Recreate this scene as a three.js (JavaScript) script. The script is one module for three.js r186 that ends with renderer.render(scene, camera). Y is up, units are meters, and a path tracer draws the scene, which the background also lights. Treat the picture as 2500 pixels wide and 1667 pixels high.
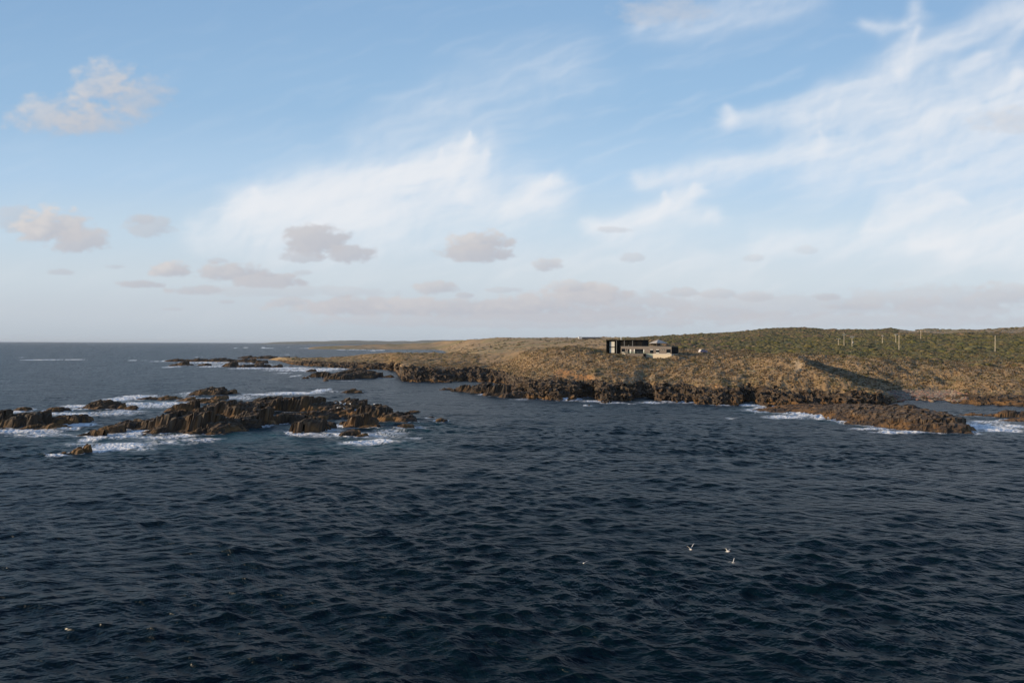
import * as THREE from 'three';
import { mergeGeometries, mergeVertices } from 'three/addons/utils/BufferGeometryUtils.js';
import { RoundedBoxGeometry } from 'three/addons/geometries/RoundedBoxGeometry.js';
import { createNoise2D, createNoise3D } from 'simplex-noise';

// ------------------------------------------------------------------ camera, sun, exposure
const scene = new THREE.Scene();
const F = 1667, CX = 1250, HY = 838.2, EYE = 20;          // focal length and horizon of the photograph (in its pixels), eye height in metres
const camera = new THREE.PerspectiveCamera(53.13, 2500 / 1667, 0.5, 120000);
camera.position.set(0, EYE, 0);
camera.rotation.order = 'YXZ';
camera.rotation.set((HY - 833.5) / F, 0, 0.004);
const renderer = new THREE.WebGLRenderer({ antialias: true });
renderer.setSize(1024, 682);
renderer.toneMapping = THREE.LinearToneMapping;
renderer.toneMappingExposure = 1.0;
renderer.shadowMap.enabled = true;

const sunDir = new THREE.Vector3(-0.955, 0.24, 0.14).normalize();
const sun = new THREE.DirectionalLight(new THREE.Color(1.0, 0.80, 0.55), 5.0);
sun.name = 'sun';
sun.position.copy(sunDir).multiplyScalar(900).add(new THREE.Vector3(60, 0, -350));
sun.target.position.set(60, 0, -350);
sun.castShadow = true;
Object.assign(sun.shadow.camera, { left: -600, right: 600, top: 400, bottom: -400, near: 1, far: 3000 });
sun.shadow.mapSize.set(4096, 4096);
scene.add(sun, sun.target);
scene.fog = new THREE.FogExp2(new THREE.Color(0.86, 0.92, 1.0), 0.000025);

// ------------------------------------------------------------------ small helpers
function rng(seed) { let s = seed >>> 0; return () => { s = (s + 0x6d2b79f5) | 0; let t = Math.imul(s ^ (s >>> 15), 1 | s); t = (t + Math.imul(t ^ (t >>> 7), 61 | t)) ^ t; return ((t ^ (t >>> 14)) >>> 0) / 4294967296; }; }
const N2 = createNoise2D(rng(11)), N3 = createNoise3D(rng(12)), M2 = createNoise2D(rng(13));
const clamp = (x, a = 0, b = 1) => (x < a ? a : x > b ? b : x);
const mix = (a, b, t) => a + (b - a) * t;
const sstep = (a, b, x) => { const t = clamp((x - a) / (b - a)); return t * t * (3 - 2 * t); };
function fbm(x, y, o = 4, g = 0.5) { let s = 0, a = 1, n = 0; for (let i = 0; i < o; i++) { s += a * N2(x, y); n += a; a *= g; x = x * 2.03 + 17.1; y = y * 2.03 - 9.7; } return s / n; }
function ridge3(x, y, z) { return 1 - Math.abs(N3(x, y, z)) * 1.6; }
const lin = (c) => { c /= 255; return c <= 0.04045 ? c / 12.92 : ((c + 0.055) / 1.055) ** 2.4; };
const L3 = (r, g, b) => [lin(r), lin(g), lin(b)];
const horizonAt = (px) => HY + 0.004 * (px - CX);
const heightOf = (px, py, d) => EYE - (py - horizonAt(px)) / F * d;
const at = (px, py, d) => new THREE.Vector3((px - CX) / F * d, heightOf(px, py, d), -d);
const waterD = (px, py) => EYE * F / (py - horizonAt(px));     // distance of the sea surface seen at that place
const taken = new Map();
function numbered(name) { const n = taken.get(name) ?? 0; taken.set(name, n + 1); return n ? name + '_' + String(n).padStart(3, '0') : name; }
function tag(o, label, category, group, kind) {
  if (label) o.userData.label = label;
  if (category) o.userData.category = category;
  if (group) o.userData.group = group;
  if (kind) o.userData.kind = kind;
  return o;
}
function put(name, geometry, material, parent) {
  const m = new THREE.Mesh(geometry, material);
  m.name = parent ? name : numbered(name); m.castShadow = m.receiveShadow = true;
  (parent ?? scene).add(m);
  return m;
}
function thing(name, label, category, position, turn = 0, group) {
  const g = new THREE.Group(); g.name = numbered(name); g.position.copy(position); g.rotation.y = turn; scene.add(g);
  return tag(g, label, category, group);
}
const box = (w, h, d, x, y, z, r = 0) => { const g = r ? new RoundedBoxGeometry(w, h, d, 1, r) : new THREE.BoxGeometry(w, h, d); return g.translate(x, y, z); };
const mat = (r, g, b, rough = 0.85, more = {}) => new THREE.MeshStandardMaterial({ color: new THREE.Color().setRGB(r, g, b), roughness: rough, ...more });

// ------------------------------------------------------------------ sky: air, high streaked cirrus, small low cumulus
const T0 = Date.now();
const note = (s) => console.log(s, ((Date.now() - T0) / 1000).toFixed(1) + 's');
function makeSky() {
  const W = 4096, Hh = 2048, data = new Float32Array(W * Hh * 4);
  const stops = [[-1600, 66, 104, 156], [-700, 96, 138, 190], [0, 140, 177, 215], [250, 154, 190, 224], [430, 178, 207, 234], [560, 197, 217, 233], [680, 205, 217, 226], [770, 197, 206, 215], [838, 185, 195, 205], [900, 184, 194, 204]].map(([y, ...c]) => [y, ...L3(...c)]);
  // cirrus strokes: [strength, [x, y, half width] ...], in degrees-like units of the view towards the coast
  const strokes = [
    [1.6, [585, 512, 26], [650, 508, 38], [760, 492, 46], [880, 465, 44], [980, 436, 36], [1070, 408, 34], [1122, 374, 28], [1140, 345, 15]],
    [0.5, [470, 566, 22], [620, 556, 40], [800, 545, 60], [1000, 505, 62], [1190, 490, 50]],
    [0.35, [1150, 440, 40], [1190, 360, 30], [1200, 330, 16]],
    [1.0, [1255, 508, 18], [1300, 470, 30], [1352, 436, 16]], [0.3, [1340, 500, 26], [1400, 452, 14]],
    [1.0, [1420, 550, 10], [1540, 545, 20], [1600, 515, 24], [1640, 480, 14], [1700, 462, 10]], [0.65, [1660, 520, 14], [1745, 528, 15]],
    [0.62, [1550, 437, 9], [1700, 418, 20], [1860, 385, 20], [1990, 362, 34], [2150, 345, 50], [2350, 318, 66], [2600, 280, 80]],
    [0.55, [1790, 288, 10], [1990, 272, 24], [2180, 232, 44], [2400, 206, 46], [2650, 180, 50]],
    [0.5, [1960, 270, 22], [2140, 180, 24], [2215, 110, 16], [2245, 20, 12]], [0.6, [2100, 52, 9], [2150, 60, 14], [2210, 55, 8]],
    [0.62, [2200, 160, 12], [2310, 92, 20], [2420, 36, 24], [2600, -20, 30]], [0.45, [2340, 175, 10], [2440, 110, 14], [2520, 30, 14]],
    [1.05, [2140, 545, 16], [2190, 508, 26], [2260, 488, 24], [2345, 484, 10]], [1.1, [2240, 585, 16], [2350, 566, 34], [2480, 548, 40], [2700, 530, 40]], [0.5, [1860, 590, 20], [2050, 580, 26], [2300, 600, 30]],
    [0.7, [1778, 284, 12], [1786, 272, 8]], [0.35, [1560, 60, 20], [1750, 30, 30], [1980, -10, 20]], [0.22, [880, 330, 26], [1080, 250, 50], [1260, 200, 50], [1400, 160, 40]],
    [0.9, [1085, 418, 10], [1122, 388, 9], [1142, 350, 6], [1148, 322, 3]], [0.6, [1010, 425, 9], [1052, 398, 7], [1072, 364, 4]], [0.6, [915, 452, 10], [958, 428, 8], [985, 398, 4]], [0.7, [600, 520, 12], [625, 500, 9], [612, 474, 4]], [0.5, [740, 498, 10], [800, 470, 8], [830, 446, 4]], [0.5, [1110, 470, 16], [1170, 420, 10], [1195, 372, 6]], [0.6, [1290, 480, 9], [1328, 446, 7], [1340, 422, 3]],
    [0.7, [1585, 532, 10], [1618, 496, 8], [1608, 466, 4]], [0.5, [1650, 505, 10], [1682, 478, 8], [1690, 448, 4]], [0.45, [1990, 370, 12], [2010, 340, 8], [2000, 318, 4]], [0.4, [2180, 180, 10], [2228, 130, 7], [2252, 60, 5]], [0.5, [2260, 300, 12], [2400, 250, 14], [2500, 180, 12]],
    [0.25, [1250, 640, 30], [1500, 620, 40], [1800, 640, 50]], [0.2, [2000, 430, 40], [2300, 420, 60], [2600, 400, 60]],
  ];
  // cumulus: x, y, half width, half height, opacity, warmth
  const heaps = [[130, 288, 130, 58, .66, .9], [230, 300, 120, 44, .55, .5], [245, 212, 84, 64, .66, 1], [330, 240, 90, 60, .55, .6], [40, 545, 60, 36, .5, .4], [120, 560, 90, 48, .95, 1], [190, 592, 75, 34, .9, .5], [365, 556, 64, 30, .6, .5], [340, 540, 40, 14, .4, .3],
    [770, 590, 82, 40, .95, .45], [850, 622, 62, 26, .9, .35], [735, 630, 60, 16, .7, .3], [1172, 592, 78, 30, .95, .9], [1165, 618, 92, 24, .95, .5], [415, 662, 58, 22, .8, .9], [560, 668, 92, 26, .8, .6], [650, 690, 88, 20, .8, .4], [340, 698, 58, 11, .75, .3], [145, 669, 36, 9, .5, .2], [480, 712, 66, 12, .6, .3], [275, 655, 30, 6, .4, .2],
    [700, 741, 56, 13, .6, .5], [860, 750, 118, 24, .85, .4], [1010, 752, 90, 26, .75, .7], [1120, 757, 140, 28, .75, .5], [1280, 750, 130, 30, .8, .6], [1440, 722, 106, 30, .85, .7], [1350, 772, 240, 16, .6, .3], [1390, 700, 60, 18, .6, .8], [1540, 762, 130, 16, .5, .4], [1063, 704, 54, 18, .7, .6], [1135, 722, 24, 8, .6, .3], [1332, 648, 38, 18, .65, .7], [1540, 628, 36, 12, .45, .4], [1230, 708, 42, 8, .4, .4],
    [1660, 712, 44, 13, .55, .6], [1760, 716, 50, 13, .5, .5], [1840, 722, 56, 14, .5, .6], [1740, 764, 120, 20, .5, .5], [1900, 770, 90, 14, .35, .4], [2020, 722, 42, 10, .6, .4], [2080, 746, 66, 9, .55, .4], [2330, 752, 140, 30, .4, .5], [2460, 712, 80, 28, .4, .6], [1840, 628, 26, 9, .35, .6], [1965, 608, 34, 12, .3, .7], [1495, 560, 50, 8, .4, .3], [2470, 290, 110, 38, .42, 1], [1620, 26, 120, 46, .35, .9],
    [1060, 752, 420, 24, .5, .5], [1470, 738, 230, 32, .5, .5], [1240, 785, 520, 20, .5, .3], [1900, 745, 420, 30, .4, .4], [2300, 725, 240, 34, .4, .5], [2100, 780, 480, 18, .4, .3], [700, 715, 260, 16, .3, .4], [530, 640, 30, 8, .5, .3], [650, 672, 24, 8, .5, .3], [740, 668, 24, 7, .4, .3], [555, 740, 22, 5, .5, .2], [420, 758, 24, 4, .4, .2]];
  const cirLit = L3(237, 239, 243), heapLit = L3(218, 214, 213), heapDim = L3(188, 191, 200), out = [0, 0, 0];
  for (let j = Hh / 2 - 8; j < Hh; j++) {
    const el = ((j + 0.5) / Hh - 0.5) * Math.PI, ce = Math.cos(el), se = Math.sin(el);
    for (let i = 0; i < W; i++) {
      const az = ((i + 0.5) / W - 0.5) * 2 * Math.PI, x = ce * Math.cos(az), z = ce * Math.sin(az), ahead = -z;
      // seen from the camera where it looks; elsewhere by azimuth and elevation
      const side = Math.atan2(x, ahead), front = Math.abs(side) < 0.95 && el < 0.95;
      const py = HY - F * Math.tan(Math.min(el, 1.45)) / Math.max(0.55, Math.cos(clamp(side, -0.98, 0.98)));
      const px = front && ahead > 0 ? CX + F * x / ahead : CX + F * side * 1.4;
      let k = 0; while (k < stops.length - 2 && stops[k + 1][0] < py) k++;
      const A = stops[k], B = stops[k + 1], t = clamp((py - A[0]) / (B[0] - A[0])), ts = t * t * (3 - 2 * t) * 0.4 + t * 0.6;
      const wide = 1 + 0.05 * Math.sin(side); for (let c = 0; c < 3; c++) out[c] = mix(A[c + 1], B[c + 1], ts) * wide;
      if (el > -0.002 && px > -1500 && px < 4000 && front) {
        const wx = px + 26 * fbm(px / 300, py / 240, 3), wy = py + 15 * fbm(px / 240 + 40, py / 170, 3);
        let den = 0;
        for (const s of strokes) {
          let best = 9;
          for (let q = 1; q < s.length - 1; q++) {
            const [ax, ay, aw] = s[q], [bx, by, bw] = s[q + 1], dx = bx - ax, dy = by - ay, u = clamp(((wx - ax) * dx + (wy - ay) * dy) / (dx * dx + dy * dy)), w = mix(aw, bw, u);
            const ex = wx - ax - dx * u, ey = wy - ay - dy * u, up = ey > 0 ? 1.35 : 1; // softer below
            const r = Math.hypot(ex, ey) / (w * up); if (r < best) best = r;
          }
          if (best < 3) den += s[0] * 1.1 * Math.exp(-best * best * 0.5);
        }
        const ca = Math.cos(-0.32), sa = Math.sin(-0.32), rx = wx * ca + wy * sa, ry = -wx * sa + wy * ca;
        const streak = 0.5 + 0.5 * fbm(rx / 360, ry / 56, 5, 0.5), wisp = 0.5 + 0.5 * fbm(wx / 70 + wy / 90, wy / 160 - wx / 150, 4, 0.6);
        den *= 0.3 + 0.95 * streak + 0.55 * (wisp - 0.5);
        den += 0.12 * sstep(0.45, 0.95, streak) * sstep(-200, 300, py) * (0.35 + 0.65 * sstep(300, 1700, px));
        den = clamp(1 - Math.exp(-den * 1.35));
        for (let c = 0; c < 3; c++) out[c] = mix(out[c], cirLit[c] * (py > 600 ? mix(1, 0.9, sstep(600, 800, py)) : 1), den * 0.93);
        const n1 = fbm(px / 74, py / 40 + 5, 6, 0.62), n0 = fbm(px / 150 + 9, py / 90, 3);
        for (const [hx, hy, hw, hh, op, warm] of heaps) {
          const ex = (px - hx) / hw, ey = (py - hy) / (py > hy ? hh * 0.82 : hh); if (Math.abs(ex) > 1.7 || Math.abs(ey) > 1.8) continue;
          const soft = hy < 320 ? 1.5 : 0.9, body = 1.35 - ex * ex - ey * ey + 1.0 * n1 + 0.3 * n0, a = sstep(0, soft, body) * Math.min(0.97, op * (hy > 640 ? 1.15 : 0.98));
          if (a <= 0) continue;
          const lit = clamp(0.45 - 0.34 * ex - 0.5 * ey + 0.5 * n1 + 0.2 * n0) * warm;
          for (let c = 0; c < 3; c++) out[c] = mix(out[c], mix(heapDim[c], heapLit[c], lit), a);
        }
      } 
      { // the same kind of thin cloud goes on round the whole sky
        const fade = front ? sstep(0.72, 0.92, Math.max(Math.abs(side), el)) : 1;
        if (fade > 0 && el > 0) {
          const g = 1 / (se + 0.12), qx = x * g, qz = z * g, s = 0.5 + 0.5 * fbm(qx * 1.1 + qz * 0.5, qz * 3.2, 4, 0.6), v = sstep(0.5, 0.85, s) * 0.55 * sstep(0.02, 0.15, el);
          for (let c = 0; c < 3; c++) out[c] = mix(out[c], cirLit[c], v * fade);
        }
      }
      const o = (j * W + i) * 4; data[o] = out[0]; data[o + 1] = out[1]; data[o + 2] = out[2]; data[o + 3] = 1;
    }
  }
  const low = L3(150, 165, 180);
  for (let o = 0; o < (Hh / 2 - 8) * W * 4; o += 4) { data[o] = low[0]; data[o + 1] = low[1]; data[o + 2] = low[2]; data[o + 3] = 1; }
  const tex = new THREE.DataTexture(data, W, Hh, THREE.RGBAFormat, THREE.FloatType);
  tex.mapping = THREE.EquirectangularReflectionMapping; tex.magFilter = tex.minFilter = THREE.LinearFilter; tex.wrapS = THREE.RepeatWrapping; tex.needsUpdate = true;
  scene.background = tex; scene.environment = tex;
}
makeSky();
note('sky');

// ------------------------------------------------------------------ the coast: lines that follow the land, each point px, distance, then height (h) or the row where it is seen (p)
function pchipSlopes(x, y) {
  const n = x.length, m = new Array(n).fill(0), dl = [];
  for (let i = 0; i < n - 1; i++) dl.push((y[i + 1] - y[i]) / (x[i + 1] - x[i]));
  m[0] = dl[0]; m[n - 1] = dl[n - 2];
  for (let i = 1; i < n - 1; i++) m[i] = dl[i - 1] * dl[i] <= 0 ? 0 : 2 * dl[i - 1] * dl[i] / (dl[i - 1] + dl[i]);
  return m;
}
function hermite(x, y, m, t) {
  const n = x.length; if (t <= x[0]) return y[0]; if (t >= x[n - 1]) return y[n - 1];
  let a = 0, b = n - 1; while (b - a > 1) { const c = (a + b) >> 1; if (x[c] <= t) a = c; else b = c; }
  const w = x[b] - x[a], u = (t - x[a]) / w, u2 = u * u, u3 = u2 * u;
  return (2 * u3 - 3 * u2 + 1) * y[a] + (u3 - 2 * u2 + u) * w * m[a] + (-2 * u3 + 3 * u2) * y[b] + (u3 - u2) * w * m[b];
}
const P = (px, d, py) => [px, d, heightOf(px, py, d)], Hh = (px, d, h) => [px, d, h];
const S_ = [[560, 800], [640, 790], [669, 770], [716, 612], [760, 580], [818, 549], [880, 522], [946, 504], [962, 488], [985, 362], [1030, 350], [1081, 348], [1125, 356], [1167, 355], [1227, 333], [1241, 318], [1262, 258], [1300, 248], [1340, 244], [1367, 242], [1402, 241], [1409, 254], [1452, 255], [1458, 240], [1468, 234], [1500, 237], [1540, 239], [1550, 254], [1598, 255], [1604, 241], [1640, 236], [1680, 234], [1736, 225], [1791, 224], [1812, 226], [1819, 238], [1844, 240], [1852, 226], [1876, 219], [1919, 219], [1955, 222], [1968, 229], [2000, 229], [2012, 223], [2060, 222], [2100, 223], [2134, 224], [2170, 228], [2190, 236], [2215, 242], [2234, 246], [2304, 241], [2361, 231], [2500, 223], [2700, 205], [3100, 195]].map(([a, d]) => [a, d, 0]);
const LINES = [
  S_.map(([a, d]) => [a, d - 7, -2.6]),
  S_,
  /* cliff top */ [Hh(560, 810, -4), Hh(640, 798, -2), Hh(660, 785, .8), Hh(716, 640, 2), P(818, 585, 885), P(946, 530, 890), P(985, 378, 896), P(1040, 375, 897), P(1081, 378, 904), P(1167, 385, 900), P(1227, 362, 909), P(1250, 320, 918), P(1300, 272, 926), P(1367, 262, 930), P(1402, 261, 932), P(1430, 264, 933), P(1458, 256, 935), P(1535, 255, 938), P(1575, 264, 936), P(1605, 256, 939), P(1680, 248, 946), P(1736, 240, 951), P(1800, 240, 950), P(1830, 250, 942), P(1852, 244, 945), P(1919, 238, 956), P(1985, 239, 959), P(2020, 235, 963), P(2100, 232, 962), P(2150, 231, 966), P(2170, 233, 970), P(2215, 250, 972), P(2304, 254, 970), P(2361, 245, 968), P(2500, 242, 966), P(2700, 235, 970), P(3100, 225, 970)],
  /* middle of the slope */ [Hh(560, 820, -4), Hh(640, 803, -2.5), Hh(669, 790, 1.6), Hh(716, 680, 3.6), P(818, 640, 879), P(946, 600, 875), P(985, 480, 879), P(1081, 440, 885), P(1167, 425, 885), P(1240, 395, 893), P(1300, 330, 900), P(1367, 310, 896), P(1450, 300, 894), P(1535, 295, 897), P(1600, 292, 900), P(1680, 285, 903), P(1736, 280, 905), P(1800, 275, 908), P(1876, 266, 906), P(1919, 264, 902), P(1945, 263, 900), P(2002, 251, 915), P(2050, 243, 930), P(2100, 237, 948), P(2150, 234, 958), P(2170, 236, 963), P(2215, 258, 966), P(2304, 268, 958), P(2361, 260, 946), P(2500, 262, 936), P(3100, 262, 936)],
  /* crest of the bluff */ [Hh(560, 830, -4), Hh(640, 808, -3), Hh(669, 797, 1.8), Hh(716, 720, 4.2), P(818, 680, 873), P(946, 660, 862), P(985, 640, 862), P(1081, 600, 862), P(1167, 520, 865), P(1240, 470, 861), P(1300, 420, 855), P(1367, 400, 849), P(1450, 372, 853), P(1480, 350, 862), P(1540, 338, 868), P(1600, 329, 872), P(1650, 335, 867), P(1736, 330, 868), P(1800, 320, 873), P(1876, 300, 877), P(1919, 294, 876), P(1945, 288, 874.5), P(1975, 275, 887), P(2002, 264, 901), P(2050, 251, 918), P(2100, 242, 940), P(2150, 237, 955), P(2170, 239, 961), P(2215, 262, 964), P(2304, 275, 950), P(2361, 280, 930), P(2500, 290, 915), P(3100, 290, 915)],
  /* behind the crest */ [Hh(560, 840, -4), Hh(640, 815, -4), Hh(669, 805, -3), Hh(716, 760, -3), Hh(818, 740, -3), Hh(946, 720, -3), Hh(1060, 690, -3), Hh(1085, 680, -2), Hh(1115, 650, 3), Hh(1167, 600, 8), Hh(1240, 560, 10.5), Hh(1300, 520, 13), Hh(1367, 480, 15.5), Hh(1450, 430, 16.2), Hh(1480, 392, 16.2), Hh(1600, 372, 16), P(1656, 365, 860), P(1736, 358, 862), P(1800, 345, 868), P(1876, 335, 872), P(1905, 326, 872.5), Hh(1938, 318, 14.8), Hh(1956, 310, 8.5), Hh(1975, 306, 5.4), Hh(2002, 300, 4.0), Hh(2050, 286, 2.5), Hh(2100, 268, 1.9), Hh(2150, 264, 1.4), Hh(2215, 269, 1.2), P(2304, 280, 944), P(2361, 290, 922), P(2500, 305, 905), P(3100, 305, 905)],
  /* edge of the plateau, or the field */ [Hh(560, 1900, -4), Hh(1030, 1900, -3), Hh(1070, 1700, -1.5), Hh(1100, 1400, 1.5), Hh(1130, 1050, 5), P(1167, 800, 860), P(1240, 760, 853), P(1300, 720, 848), P(1367, 680, 843), P(1450, 600, 842), P(1480, 560, 843), P(1600, 440, 846), P(1656, 430, 852), P(1736, 420, 855), P(1800, 410, 860), P(1876, 380, 865), P(1945, 354, 868), P(1975, 352, 871.5), P(2002, 346, 874), P(2050, 338, 877), P(2100, 332, 877), P(2170, 332, 880), P(2215, 330, 882), P(2304, 328, 885), P(2361, 326, 888), P(2500, 330, 890), P(3100, 330, 890)],
  /* scrub */ [Hh(560, 2100, -4), Hh(730, 2100, -4), Hh(770, 2100, .4), Hh(1060, 2060, .6), P(1110, 1800, 852), P(1167, 1450, 848.5), P(1240, 1250, 843), P(1300, 1150, 838), P(1367, 1050, 835), P(1450, 950, 832), P(1480, 900, 831), P(1600, 700, 830), P(1656, 620, 832), P(1736, 600, 832), P(1800, 580, 832), P(1876, 560, 835), P(1945, 540, 838), P(2002, 500, 843), P(2100, 480, 845), P(2215, 460, 848), P(2304, 470, 846), P(2361, 480, 843), P(2500, 480, 843), P(3100, 480, 843)],
  /* upper scrub ridge */ [Hh(560, 2200, -4), Hh(735, 2160, -4), P(765, 2180, 849), P(850, 2220, 846), P(1000, 2260, 844), P(1081, 2200, 841), P(1120, 2050, 839), P(1233, 1650, 833), P(1307, 1500, 830), P(1408, 1400, 829), P(1480, 1200, 827), P(1600, 900, 826), P(1706, 780, 822), P(1800, 770, 818), P(1876, 770, 813), P(1945, 760, 812), P(2025, 740, 815), P(2100, 720, 817), P(2181, 700, 816), P(2304, 680, 817), P(2400, 680, 815), P(2500, 680, 818), P(3100, 680, 818)],
  /* skyline */ [Hh(560, 2300, -4), Hh(735, 2200, -4), P(765, 2220, 847.5), P(850, 2300, 843.5), P(1000, 2400, 839), P(1050, 2350, 836), P(1100, 2250, 832), P(1150, 2050, 829.5), P(1233, 1900, 825), P(1307, 1800, 824.6), P(1408, 1700, 825.5), P(1480, 1500, 824), P(1516, 1300, 823), P(1560, 1200, 824), P(1635, 1020, 821), P(1706, 960, 817.5), P(1791, 950, 813), P(1876, 950, 805), P(1929, 950, 802), P(1983, 950, 803), P(2025, 950, 807), P(2127, 950, 807), P(2181, 960, 805.5), P(2230, 1000, 809), P(2270, 1150, 805.5), P(2319, 1200, 806.6), P(2404, 1200, 807.6), P(2446, 1200, 803.5), P(2500, 1200, 801), P(2700, 1200, 796), P(3100, 1200, 792)],
];
LINES.push(LINES.at(-1).map(([a, d, h]) => [a, d * 1.35, h - 14]));
const PX0 = 600, PX1 = 3050, NL = LINES.length, COL = [];
{
  const parts = LINES.map((l) => { const x = l.map((k) => k[0]), d = l.map((k) => k[1]), h = l.map((k) => k[2]); return [x, d, pchipSlopes(x, d), h, pchipSlopes(x, h)]; });
  for (let p = PX0; p <= PX1; p++) {
    const d = parts.map(([x, y, m]) => hermite(x, y, m, p)), h = parts.map(([x, , , y, m]) => hermite(x, y, m, p));
    // the foot of the cliff is uneven
    const near = p > 1250 && p < 2140, j0 = near ? 2.4 * N2(p / 26, 3.3) : 5 * N2(p / 30, 3.3) * sstep(680, 760, p) * sstep(2500, 2300, p), j = j0 + (near ? 1.4 * N2(p / 9, 8.1) : 0);
    d[0] += j; d[1] += j; d[2] += j0 * 0.5;
    for (let k = 1; k < d.length; k++) d[k] = Math.max(d[k], d[k - 1] + 1.2);
    COL.push([d, h, pchipSlopes(d, h)]);
  }
}
function landRaw(px, d) {
  const c = clamp(px - PX0, 0, PX1 - PX0 - 1.001), i = Math.floor(c), f = c - i, A = COL[i], B = COL[i + 1];
  return mix(hermite(A[0], A[1], A[2], d), hermite(B[0], B[1], B[2], d), f);
}
const lineD = (k, px) => { const c = clamp(px - PX0, 0, PX1 - PX0 - 1.001), i = Math.floor(c), f = c - i; return mix(COL[i][0][k], COL[i + 1][0][k], f); };
// level ground under the house, in the house's own axes
const houseAt = new THREE.Vector3(55.05, 15.2, -345), houseTurn = -33 * Math.PI / 180;
const hx = new THREE.Vector3(Math.cos(houseTurn), 0, -Math.sin(houseTurn)), hz = new THREE.Vector3(Math.sin(houseTurn), 0, Math.cos(houseTurn));
function land(px, d) {
  const x = (px - CX) / F * d, z = -d, base = landRaw(px, d), C = lineD(2, px), far = sstep(400, 1200, d);
  const w = sstep(C - 4, C + 12, d) * sstep(0.2, 2, base);
  let h = base + w * ((0.75 * fbm((x + 0.5 * z) / 11, (z - 0.5 * x) / 22, 3) + 1.2 * fbm(x / 45 + 7, z / 45, 3)) * (1 - far * 0.5) + far * 2.6 * fbm(x / 130, z / 130, 4));
  const qx = (x - houseAt.x) * hx.x + (z - houseAt.z) * hx.z, qz = (x - houseAt.x) * hz.x + (z - houseAt.z) * hz.z;
  if (qx > -22 && qx < 38 && qz > -30 && qz < 14) {
    const edge = Math.max(Math.max(-16 - qx, qx - 29), Math.max(-20 - qz, qz - 2.5)), k = 1 - sstep(0, 7, edge), front = mix(14.5, mix(13.5, 12.9, sstep(8, 18, qx)), sstep(1.5, 4, qx) * sstep(29, 25, qx)), pad = mix(14.9, front, sstep(-7, -2, qz));
    h = mix(h, pad, k * 0.96);
  }
  return h;
}
// where the land is seen at a place in the view: the nearest distance beyond `from`
function groundAt(px, py, from = 0) {
  for (let d = Math.max(from, lineD(1, px)); d < 2600; d *= 1.002) { const h = land(px, d); if (HY + 0.004 * (px - CX) + (EYE - h) / d * F <= py) return new THREE.Vector3((px - CX) / F * d, h, -d); }
  return null;
}

// ------------------------------------------------------------------ rock: shared colours and material
const rockMat = new THREE.MeshStandardMaterial({ vertexColors: true, roughness: 0.86, flatShading: true });
const ROCK = { dark: [0.028, 0.020, 0.013], brown: [0.070, 0.042, 0.021], tan: [0.15, 0.092, 0.046], lichen: [0.17, 0.14, 0.10], orange: [0.20, 0.10, 0.028], black: [0.022, 0.018, 0.014] };
const mix3 = (a, b, t, o = []) => { o[0] = mix(a[0], b[0], t); o[1] = mix(a[1], b[1], t); o[2] = mix(a[2], b[2], t); return o; };
function rockColor(x, y, z, o, pale = 0.5) {
  const n = fbm(x / 3 + y, z / 3 - y, 3), m = N3(x / 1.3, y / 0.7, z / 1.3), big = N2(x / 9 + 31, z / 9);
  mix3(ROCK.dark, ROCK.brown, sstep(-0.55, 0.35, n + 0.4 * m + 0.5 * (pale - 0.4)), o);
  mix3(o, ROCK.tan, 0.8 * sstep(0.1, 0.75, m * 0.6 + big * 0.5 + (pale - 0.5) * 0.8), o);
  mix3(o, ROCK.lichen, 0.55 * sstep(0.25, 0.6, N3(x / 0.9 + 9, y / 0.9, z / 0.9)) * sstep(1.2, 2.4, y + 0.5 * big), o);
  // ochre weed band with a ragged edge in the tidal zone, black wet rock at the swash
  const tide = y + 0.55 * n + 0.4 * m;
  mix3(o, ROCK.orange, 0.75 * sstep(1.7, 0.9, tide) * sstep(-0.2, 0.3, big + 0.5 * m + 0.15), o);
  mix3(o, ROCK.black, 0.7 * sstep(0.35, 0.1, y + 0.25 * m), o);
  return o;
}

// broken rock: the plane of the block that holds a place (blocks lie on a jittered grid; most tilt up to the right)
const hash2 = (i, j, k) => { let h = Math.imul(i, 374761393) ^ Math.imul(j, 668265263) ^ Math.imul(k, 974634777); h = Math.imul(h ^ (h >>> 13), 1274126177); return ((h ^ (h >>> 16)) >>> 0) / 4294967296; };
const blk = { x: 0, z: 0, off: 0, gx: 0, gz: 0, edge: 0 };
function block(x, z, sx, sz, seed) {
  const wx = x + 0.22 * sx * N2(x / sx * 1.3 + seed, z / sz * 1.3), wz = z + 0.22 * sz * N2(x / sx * 1.3, z / sz * 1.3 + seed + 40), u = wx / sx, v = wz / sz, i0 = Math.floor(u), j0 = Math.floor(v);
  let best = 9, second = 9;
  for (let j = j0 - 1; j <= j0 + 1; j++) for (let i = i0 - 1; i <= i0 + 1; i++) {
    const px = i + 0.15 + 0.7 * hash2(i, j, seed), pz = j + 0.15 + 0.7 * hash2(i, j, seed + 1), d = (px - u) ** 2 + (pz - v) ** 2;
    if (d < best) { second = best; best = d; blk.x = px * sx; blk.z = pz * sz; blk.off = hash2(i, j, seed + 2) - 0.5; blk.gx = 0.24 + 0.5 * (hash2(i, j, seed + 3) - 0.5); blk.gz = 0.6 * (hash2(i, j, seed + 4) - 0.5); } else if (d < second) second = d;
  }
  blk.edge = Math.sqrt(second) - Math.sqrt(best);
  return blk;
}
// tilted beds: a height eased towards ledges that lie along planes rising to the right
function ledges(v, x, z, T, tilt, hard) {
  const t = tilt * x - 0.22 * z, u = (v - t) / T, f = Math.floor(u), q = u - f, e = q < 0.5 ? 0.5 * Math.pow(2 * q, hard) : 1 - 0.5 * Math.pow(2 - 2 * q, hard);
  return T * (f + e) + t;
}
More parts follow.
